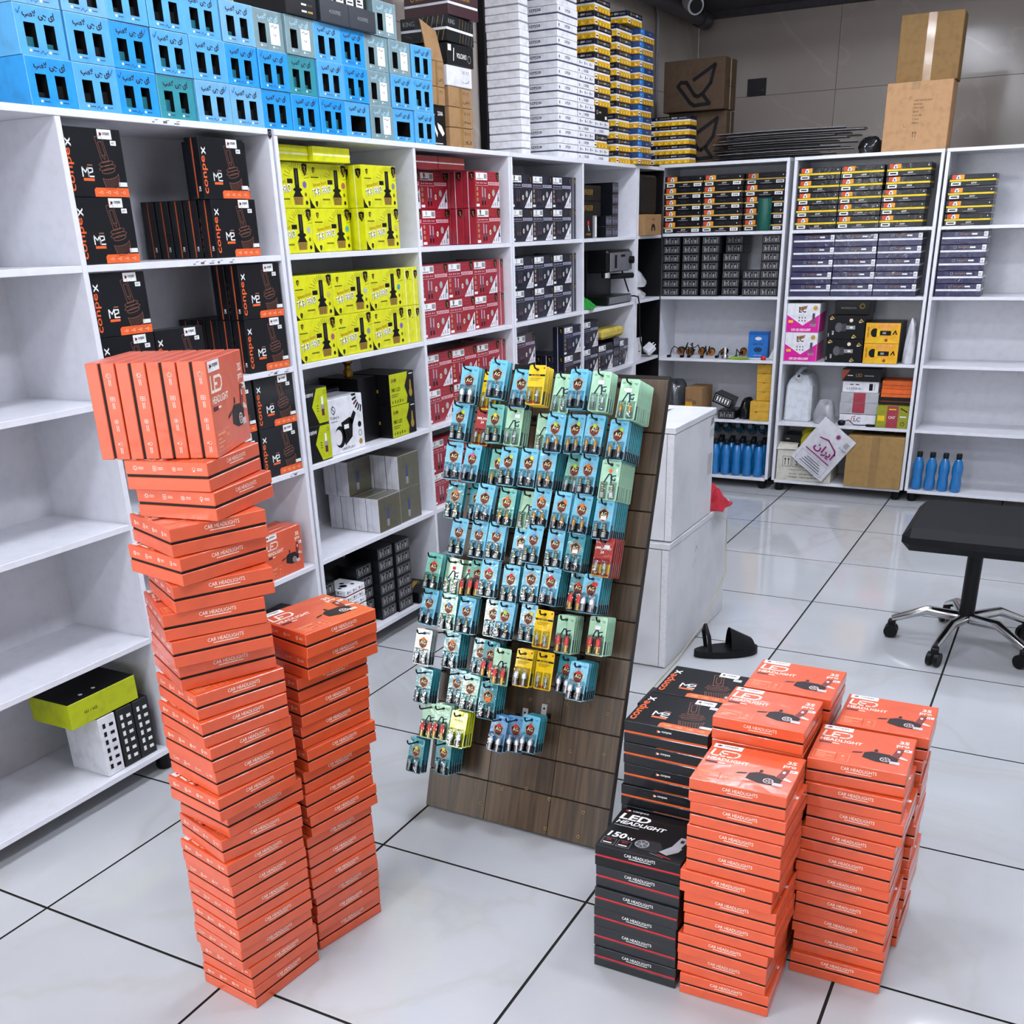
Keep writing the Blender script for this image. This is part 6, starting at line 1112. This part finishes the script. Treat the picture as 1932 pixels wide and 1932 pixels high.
# carrier bag with Persian print, hanging over the shelf edge
def shop_bag():
    t = thing('carrier_bag', 'white carrier bag with magenta print hanging over the shelf edge', 'bag', TR(-1.24, 6.195, .255))
    wp_ = mat('white_bag_film', '#dcdae0', .3, coat=.5, bump=.4, bs=14); b = MB(); MG = mat('magenta_ink', '#8e1f6c', .5); A = R(-37); U = Vector((math.cos(A), 0, math.sin(A))); V = Vector((-math.sin(A), 0, math.cos(A))); w, h = .235, .30
    def P(u, v, k): return Vector((0, 0, .02))+U*(u*w)+V*(v*h)+Vector((0, k*(.012+.006*math.sin(9*u+5*v))*(1-(2*u)**2 if abs(u) < .5 else 0)-.004*math.sin(6*v), 0))
    b.grid(lambda a, c: P(a-.5, c-.5, -1), 10, 10, wp_); b.grid(lambda a, c: P(.5-a, c-.5, .5), 10, 10, wp_); bo = obj('bag_body', b, t)
    b = MB(); F = Face(b, Vector((0, -.022, .02)), U, V)
    for i in range(12): F.poly([(.02+.020*math.cos(.5236*i), .115+.020*math.sin(.5236*i)), (.02+.008*math.cos(.5236*i+.3), .115+.008*math.sin(.5236*i+.3)), (.02+.008*math.cos(.5236*i-.3), .115+.008*math.sin(.5236*i-.3))], MG)
    F.circ(.02, .115, .009, MG, 1)
    F.text('\uFEE5\uFE8D\uFEAE\uFBFE\uFE8D', -.055, -.03, .06, MG, w=.13, bold=.03); F.line([(-.06, .05), (-.01, .065), (.06, .04), (.075, .02)], .008, MG); F.line([(-.085, -.045), (.085, -.045)], .007, MG)
    F.frame(-.095, -.135, .095, -.065, .0012, NAVYP)
    for i in range(4): F.rect(-.07+.008*i, -.125+.014*i, .08-.01*i, -.121+.014*i, NAVYP)
    F.text('\uFEDC\uFEB7\uFEEE\uFED3', .06, .065, .016, NAVYP, w=.05, bold=0); F.rect(.075, .09, .1, .12, GREYP); obj('bag_print', b, bo)
shop_bag()
bag('clear crumpled plastic bag spilling over the shelf edge beside the jerry can', TR(-1.27, 6.31, ZB[1]+.001), .12, .14, .12, mat('clear_crumpled_film', '#c9c9ce', .18, trans=.35, coat=.8, bump=.6, bs=20), 17)
# right end unit: a few boxes seen at the frame edge
for r in range(5): inst(kb3, 'indigo_kit_box', 'indigo kit at the right end unit, %s from below' % O[r+1], 'box', PB(-.74, ZB[3]+.064*r, .015), 'indigo kits at the right end')
for r in range(4): inst(kb2, 'bulb_kit_box', 'black kit with a yellow tray at the right end unit, %s from below' % O[r+1], 'box', PB(-.74, ZB[4]+.0615*r, .02), 'yellow-tray kits at the right end')
for k in range(4): inst(bot, 'blue_bottle', 'blue fluid bottle at the right end unit, %s from the left' % O[k+1], 'bottle', TR(-.71+.07*k, 6.27, ZB[0]+.001), 'blue bottles at the right end')
# ---------------------------------------------------------------- tops of the back units
def bird_carton(label, M, w, d, h, flip=False):
    b = MB(); b.cbox(0, w, 0, d, 0, h, KRAFT_D, .003); F = b.front(); k = .9*h
    o = [(.22, .48), (.30, .57), (.40, .55), (.54, .28), (.62, .28), (.78, .52), (.84, .88), (.50, .66), (.47, .60), (.74, .72), (.70, .55), (.60, .42)]
    F.line([(w*.24, h*.50), (w*.29, h*.57), (w*.38, h*.56), (w*.52, h*.30), (w*.58, h*.27), (w*.66, h*.33), (w*.78, h*.52), (w*.84, h*.86), (w*.50, h*.60)], h*.075, mat('black_stencil', '#141318', .6)); F.line([(w*.24, h*.50), (w*.45, h*.16), (w*.52, h*.10), (w*.77, h*.12), (w*.67, h*.28)], h*.075, mat('black_stencil'))
    f = b.right(w); f.rect(d*.3, h*.45, d*.8, h*.47, mat('black_stencil')); [f.rect(d*(.2+.12*i), h*.5, d*(.24+.12*i), h*(.56+.05*(i % 2)), mat('black_stencil')) for i in range(5)]; f.rect(d*.46, 0, d*.56, h, TAPE, -0)
    inst(one(b, 'bird_carton'), 'bird_carton', label, 'carton', M)
bird_carton('dark brown carton with a stencilled bird, lower of the two', TR(-2.325, 6.375, ZB[5]+.001, 3), .34, .17, .268)
bird_carton('dark brown carton with a stencilled bird, upper of the two', TR(-2.35, 6.345, ZB[5]+.2715, -2), .36, .2, .255)
# heap of flat wiper-like strips
SB = mat('black_rubber_strip', '#17171a', .35); SWH = mat('pale_strip_edge', '#c4c2c8', .3, .3); rnd = random.Random(3)
for k in range(16):
    L = rnd.uniform(.5, .78); X = rnd.uniform(-2.03, -1.94); a = rnd.uniform(-3, 3); z_ = ZB[5]+.002+.0088*k+.012*(k > 8)*0; Y = 6.28+rnd.uniform(0, .10)
    b = MB(); n_ = 8
    for i in range(n_):
        u0, u1 = i/n_, (i+1)/n_; z0 = .003*math.sin(math.pi*u0); z1 = .003*math.sin(math.pi*u1)
        for (dz, th, ww, m_) in ((0, .004, .075, SB), (.0041, .0016, .068, SWH if k % 2 else SB)):
            v = [(u0*L, -ww/2, z0+dz), (u1*L, -ww/2, z1+dz), (u1*L, ww/2, z1+dz), (u0*L, ww/2, z0+dz), (u0*L, -ww/2, z0+dz+th), (u1*L, -ww/2, z1+dz+th), (u1*L, ww/2, z1+dz+th), (u0*L, ww/2, z0+dz+th)]
            b.add(v, [(4, 5, 6, 7), (0, 1, 5, 4), (2, 3, 7, 6), (0, 3, 2, 1)]+([(3, 0, 4, 7)] if i == 0 else [])+([(1, 2, 6, 5)] if i == n_-1 else []), m_)
    tag(obj('wiper_strip', b, None, TR(X, Y, z_, a)), 'long black %sstrip in the heap on the back unit, %s layer up' % ('pale-edged ' if k % 2 else '', O[k+1]), 'strip', 'heap of long strips')
b = MB(); w, d, h = .32, .2, .315; b.cbox(0, w, 0, d, 0, h, mat('light_kraft', '#b98f66', .75, bump=.15, bs=70), .003); F = b.front(); ink = mat('marker_ink', '#1c1a18', .6)
for i, s_ in enumerate(('LED HEADLIGHT', 'BRAND', 'ITEM NO.', 'BASE:', 'COLOR:', 'C/NO.', 'MEAS:')): F.text(s_, .14, .225-.017*i, .0085, ink, bold=0)
F.line([(.115, .232), (.115, .245), (.128, .245)], .001, ink); F.line([(.10, .125), (.10, .112), (.115, .112)], .001, ink)
for s_ in (0, .012): F.line([(.15+s_, .06), (.15+s_, .085)], .002, ink); F.poly([(.146+s_, .08), (.154+s_, .08), (.15+s_, .088)], ink)
F.rect(.12, .28, .16, .312, TAPE)
inst(one(b, 'kraft_carton'), 'kraft_carton', 'tall light brown carton with printed lines at the right frame edge', 'carton', TR(-1.10, 6.26, ZB[5]+.001, 1))
b = MB(); b.cbox(0, .3, 0, .18, 0, .30, mat('mid_brown_kraft', '#8a6a3e', .75, bump=.15, bs=70), .003); b.front().rect(.13, 0, .17, .3, TAPE); inst(one(b, 'kraft_carton'), 'kraft_carton', 'upper brown carton standing on the printed one at the right edge', 'carton', TR(-1.072, 6.30, ZB[5]+.318, 2))  # darker brown kraft than the carton below it
bag('small black bag between the strips and the light brown carton', TR(-1.17, 6.33, ZB[5]+.001), .12, .12, .075, mat('black_plastic_film'), 21)
# ---------------------------------------------------------------- bay five: coffee machine, green cloth, sponge
t = thing('coffee_machine', 'black and steel espresso machine on the second shelf', 'coffee machine', PL(5.385, ZL[3], -.0))
st_ = mat('brushed_steel', '#8c8c92', .35, .45); bl_ = mat('espresso_black', '#0b0b0d', .35)
b = MB(); b.cbox(.0, .33, .12, .29, .03, .27, bl_, .004); obj('body', b, t)
b = MB(); b.cbox(.0, .335, .0, .13, .165, .275, bl_, .012); hd = obj('head', b, t)
b = MB(); b.cbox(.025, .333, -.004, .0, .170, .262, st_, .002); F = Face(b, (0, -.004, 0), (1, 0, 0), (0, 0, 1)); F.rect(.085, .185, .115, .25, BLACK); F.rect(.17, .238, .23, .250, BLACK); obj('front_plate', b, hd)
b = MB(); b.cbox(0, .335, .0, .28, .0, .045, bl_, .004); dt = obj('drip_tray', b, t); b = MB(); b.box(.02, .333, -.003, 0, .006, .040, st_); obj('tray_front', b, dt)
b = MB(); b.tube([(.12, .06, .165), (.12, .06, .135)], .026, CHROME, 14); gh = obj('group_head', b, t); b = MB(); b.tube([(.14, .045, .142), (.20, .005, .142), (.265, -.035, .142)], .0145, BLKPL, 12); b.tube([(.265, -.035, .142), (.2665, -.036, .142)], .013, CHROME, 12); obj('handle', b, gh)
b = MB(); b.tube([(.335, .06, .225), (.345, .06, .225)], .02, BLKPL, 14); b.tube([(.30, -.004, .22), (.30, -.025, .22)], .019, BLKPL, 16); obj('knob', b, t)
b = MB(); b.tube([(.27, .03, .165), (.272, .01, .11), (.28, -.008, .055)], .0045, BLKPL, 8); obj('steam_wand', b, t)
b = MB(); b.tube([(.336, .03, .03), (.352, -.012, .03), (.40, -.018, .022), (.425, -.018, -.03), (.43, -.018, -.14), (.45, -.018, -.22), (.50, -.018, -.29)], .004, BLKPL, 8); obj('power_cord', b, t)
cloth('crumpled bright green cloth beside the coffee machine', TR(-2.36, 5.24, ZL[3]+.001, 20), 14, 10, .13, .24, .06, mat('green_cloth', '#1f9030', .85), 8)
b = MB(); b.cbox(0, .3, 0, .1, 0, .052, mat('yellow_sponge', '#c9b352', .9, bump=.5, bs=120, var=.1), .014); inst(one(b, 'sponge'), 'sponge', 'yellow foam sponge lying on the dark module boxes', 'sponge', PL(5.40, ZL[2]+.159, .03))
# corner unit
b = MB(); b.cbox(0, .26, 0, .2, 0, .108, KRAFT); F = b.front(); F.text('amazin', .11, .078, .010, BLACK, bold=0)
F.poly([(.13+.034*math.cos(R(a)), .025+.034*math.sin(R(a))) for a in range(0, 181, 20)]+[(.13+.016*math.cos(R(a)), .020+.022*math.sin(R(a))) for a in range(180, -1, -30)], BLACK)
inst(one(b, 'kraft_carton'), 'kraft_carton', 'brown carton with a black arch mark in the corner unit', 'carton', PL(5.835, ZL[4], -.03) @ Matrix.Diagonal((1, 1, 1, 1)))
b = MB(); b.cbox(0, .25, 0, .22, 0, .20, BLKPL, .012); inst(one(b, 'black_case'), 'black_case', 'large black case above the arch-mark carton in the corner unit', 'case', PL(5.84, ZL[4]+.109, .0))
wf = mat('white_plastic_film', '#d4d4da', .25)
bag('white plastic bag in the corner unit, upper of two', TR(-2.40, 5.995, ZL[3]+.062), .15, .24, .10, wf, 31); bag('white plastic bag in the corner unit, lower of two', TR(-2.40, 5.995, ZL[3]+.001), .15, .25, .055, wf, 32)
bag('black sack filling the lower part of the corner unit', TR(-2.44, 6.0, ZL[2]+.001), .16, .22, .26, mat('black_plastic_film'), 33)
b = MB(); b.cbox(0, .07, 0, .012, 0, .13, WCR); b.front().rect(.02, .05, .05, .055, BLACK); inst(one(b, 'white_pack'), 'white_pack', 'white pack standing before the black sack in the corner', 'box', PL(5.83, ZL[2], .0, 0))
b = MB(); b.cbox(-.03, .03, -.03, .03, -.02, .02, WCR, .006); b.tube([(.03, -.01, 0), (.045, -.01, 0)], .004, CHROME, 6); b.tube([(.03, .01, 0), (.045, .01, 0)], .004, CHROME, 6); inst(one(b, 'power_adapter'), 'power_adapter', 'white power adapter with pins lying low in the corner unit', 'adapter', TR(-2.30, 6.08, ZL[2]+.046, 40, 30, -40))
# ---------------------------------------------------------------- white cabinets and what lies by them
CAB = mat('worn_white_laminate', '#d9dade', .35, var=.05, vs_=6)
def cabinet(label, x0, x1, y0, y1, z0, z1, legs=False):
    t = thing('white_cabinet', label, 'cabinet', TR(x0, y0, z0)); w, d, h = x1-x0, y1-y0, z1-z0
    b = MB(); b.cbox(.004, w-.004, .012, d, .001, h-.022, CAB, .002); F = Face(b, (w-.004, 0, 0), (0, 1, 0), (0, 0, 1)); body = obj('body', b, t)
    b = MB(); b.cbox(0, w, 0, d+.004, h-.0215, h, CAB, .002); obj('top_board', b, t)
    b = MB(); b.cbox(.006, w-.03, .0, .0115, .004, h-.024, CAB, .0015); dr = obj('door', b, t)
    b = MB(); b.cbox(w-.0285, w-.004, .0, .0115, .004, h-.024, LAM_E, .001); obj('edge_post', b, t)
    return t, F, body
t1, F1, bd1 = cabinet('lower white cabinet behind the display board', -1.80, -1.168, 3.34, 4.045, 0, .478)
t2, F2, bd2 = cabinet('upper white cabinet standing on the lower one', -1.72, -1.168, 3.36, 3.81, .479, .882)
b = MB(); F = Face(b, (.552-.004, 0, 0), (0, 1, 0), (0, 0, 1)); gy = mat('grey_scuff', '#8a8a8e', .7)
F.rect(.385, .16, .435, .24, mat('peeled_tape', '#b4b4b2', .5)); [F.line([(.40+.012*i, .30), (.405+.012*i, .33)], .004, gy) for i in range(4)]; F.poly([(.40, .34), (.44, .35), (.442, .375), (.41, .37)], gy); obj('scuff_mark', b, bd2)
b = MB(); F = Face(b, (.632-.004, 0, 0), (0, 1, 0), (0, 0, 1)); F.line([(.30, .37), (.315, .39), (.33, .37)], .003, gy); F.line([(.28, .33), (.285, .31)], .003, gy); F.line([(.30, .34), (.305, .32)], .003, gy); obj('scuff_mark', b, bd1)
b = MB(); b.add([(0, 0, .001), (.26, .03, .001), (.25, .17, .012), (-.01, .14, .001)], [(0, 1, 2, 3)], WHITE); b.add([(0, 0, 0), (.26, .03, 0), (.25, .17, .011), (-.01, .14, 0)], [(3, 2, 1, 0)], WHITE); Face(b, (0, 0, .004), (1, 0, 0), (0, 1, .05)).rect(.205, .09, .225, .14, NAVYP); inst(one(b, 'paper_sheet'), 'paper_sheet', 'curled white paper sheet lying on top of the upper cabinet', 'paper', TR(-1.56, 3.56, .883))
b = MB(); b.tube([(0, 0, .004), (.03, .01, .004), (.05, .0, .004)], .004, GREYP, 6); inst(one(b, 'metal_clip'), 'metal_clip', 'small grey metal clip on the upper white cabinet', 'clip', TR(-1.36, 3.44, .883))
cloth('red cloth lying on the rear end of the lower cabinet', TR(-1.21, 3.92, .479, 0), 12, 10, .15, .17, .075, mat('red_cloth', '#a81a2c', .85), 14)
b = MB(); b.tube([(-1.155, 3.83, .47), (-1.145, 3.95, .42), (-1.14, 3.96, .2), (-1.15, 3.75, .06), (-1.155, 3.42, .004), (-1.15, 3.1, .004), (-1.12, 2.9, .004)], .0022, mat('cream_cord', '#c8c0a0', .6), 6); tag(obj('thin_cord', b), 'thin cream cord hanging down the side of the white cabinets', 'cord')

# sandal
t = thing('sandal', 'black slip-on sandal on the floor beside the lower cabinet', 'sandal', TR(-1.01, 3.57, .0, 125))
sb = mat('black_rubber', '#0f0f12', .5)
def sole(u, v, z): a = 6.2832*u; x = .05*math.cos(a)*(1-.15*math.sin(a)); y = .125*math.sin(a); return (x*v, y*v, z)
b = MB(); b.grid(lambda u, v: sole(u, 1, .001+.026*v), 24, 1, sb); b.grid(lambda u, v: sole(u, max(v, .001), .027), 24, 3, sb); obj('sole', b, t)
b = MB()
def strap(u, v): a = math.pi*u; y = -.10+.09*v; r_ = .046*(1-.25*v); return (-(r_+.004)*math.cos(a), y, .024+(.035+.05*v)*math.sin(a))
b.grid(strap, 12, 4, sb); b.grid(lambda u, v: tuple(c*.93 if i != 1 else c for i, c in enumerate(strap(1-u, v))), 12, 4, sb); obj('strap', b, t)
b = MB(); b.tube([(-.03+.0, .07, .025), (-.035, .08, .09), (0, .085, .125), (.035, .08, .09), (.03, .07, .025)], .008, sb, 8); obj('heel_loop', b, t)
# office chair at the right edge
t = thing('office_chair', 'black swivel office chair at the right frame edge', 'chair', TR(-.215, 4.02, 0))
fb = mat('black_chair_fabric', '#121216', .6)
b = MB(); b.cbox(-.24, .26, -.25, .25, .415, .50, fb, .03); obj('seat', b, t)
b = MB(); b.tube([(.0, 0, .10), (.0, 0, .415)], .028, BLKPL, 14); obj('gas_column', b, t)
b = MB(); b.cbox(.29, .35, -.22, .22, .56, 1.05, fb, .028); obj('backrest', b, t); b = MB(); b.tube([(.1, 0, .40), (.33, 0, .41), (.36, 0, .62)], .018, BLKPL, 10); obj('back_bracket', b, t)
for k in range(5):
    a = R(182+72*k); ca, sa = math.cos(a), math.sin(a)
    b = MB(); b.tube([(.03*ca, .03*sa, .115), (.14*ca, .14*sa, .125), (.262*ca, .262*sa, .075)], [.022, .018, .013], CHROME, 10); lg = obj('leg', b, t)
    b = MB()
    for s_ in (-1, 1):
        px, py = .262*ca-s_*.014*sa, .262*sa+s_*.014*ca; b.tube([(px+s_*.008*sa, py-s_*.008*ca, .027), (px-s_*.008*sa, py+s_*.008*ca, .027)], .026, BLKPL, 16)
    b.cbox(.262*ca-.014, .262*ca+.014, .262*sa-.014, .262*sa+.014, .04, .072, BLKPL, .004); obj('caster', b, lg)
# dark box behind the black stacks
b = MB(); w, d, h = .16, .12, .30; b.cbox(0, w, 0, d, 0, h, mat('matt_black_card', '#0c0c0f', .35)); F = b.front(); F.text('Barlfer', .075, .20, .018, GREYP, rot=-90, w=.075); F.text('brown', .10, .2, .01, mat('tan_print', '#a07850', .4), rot=-90); inst(one(b, 'tall_black_box'), 'tall_black_box', 'tall black lettered box behind the dark kits beside the board foot', 'box', TR(-.925, 2.42, .001, 0))
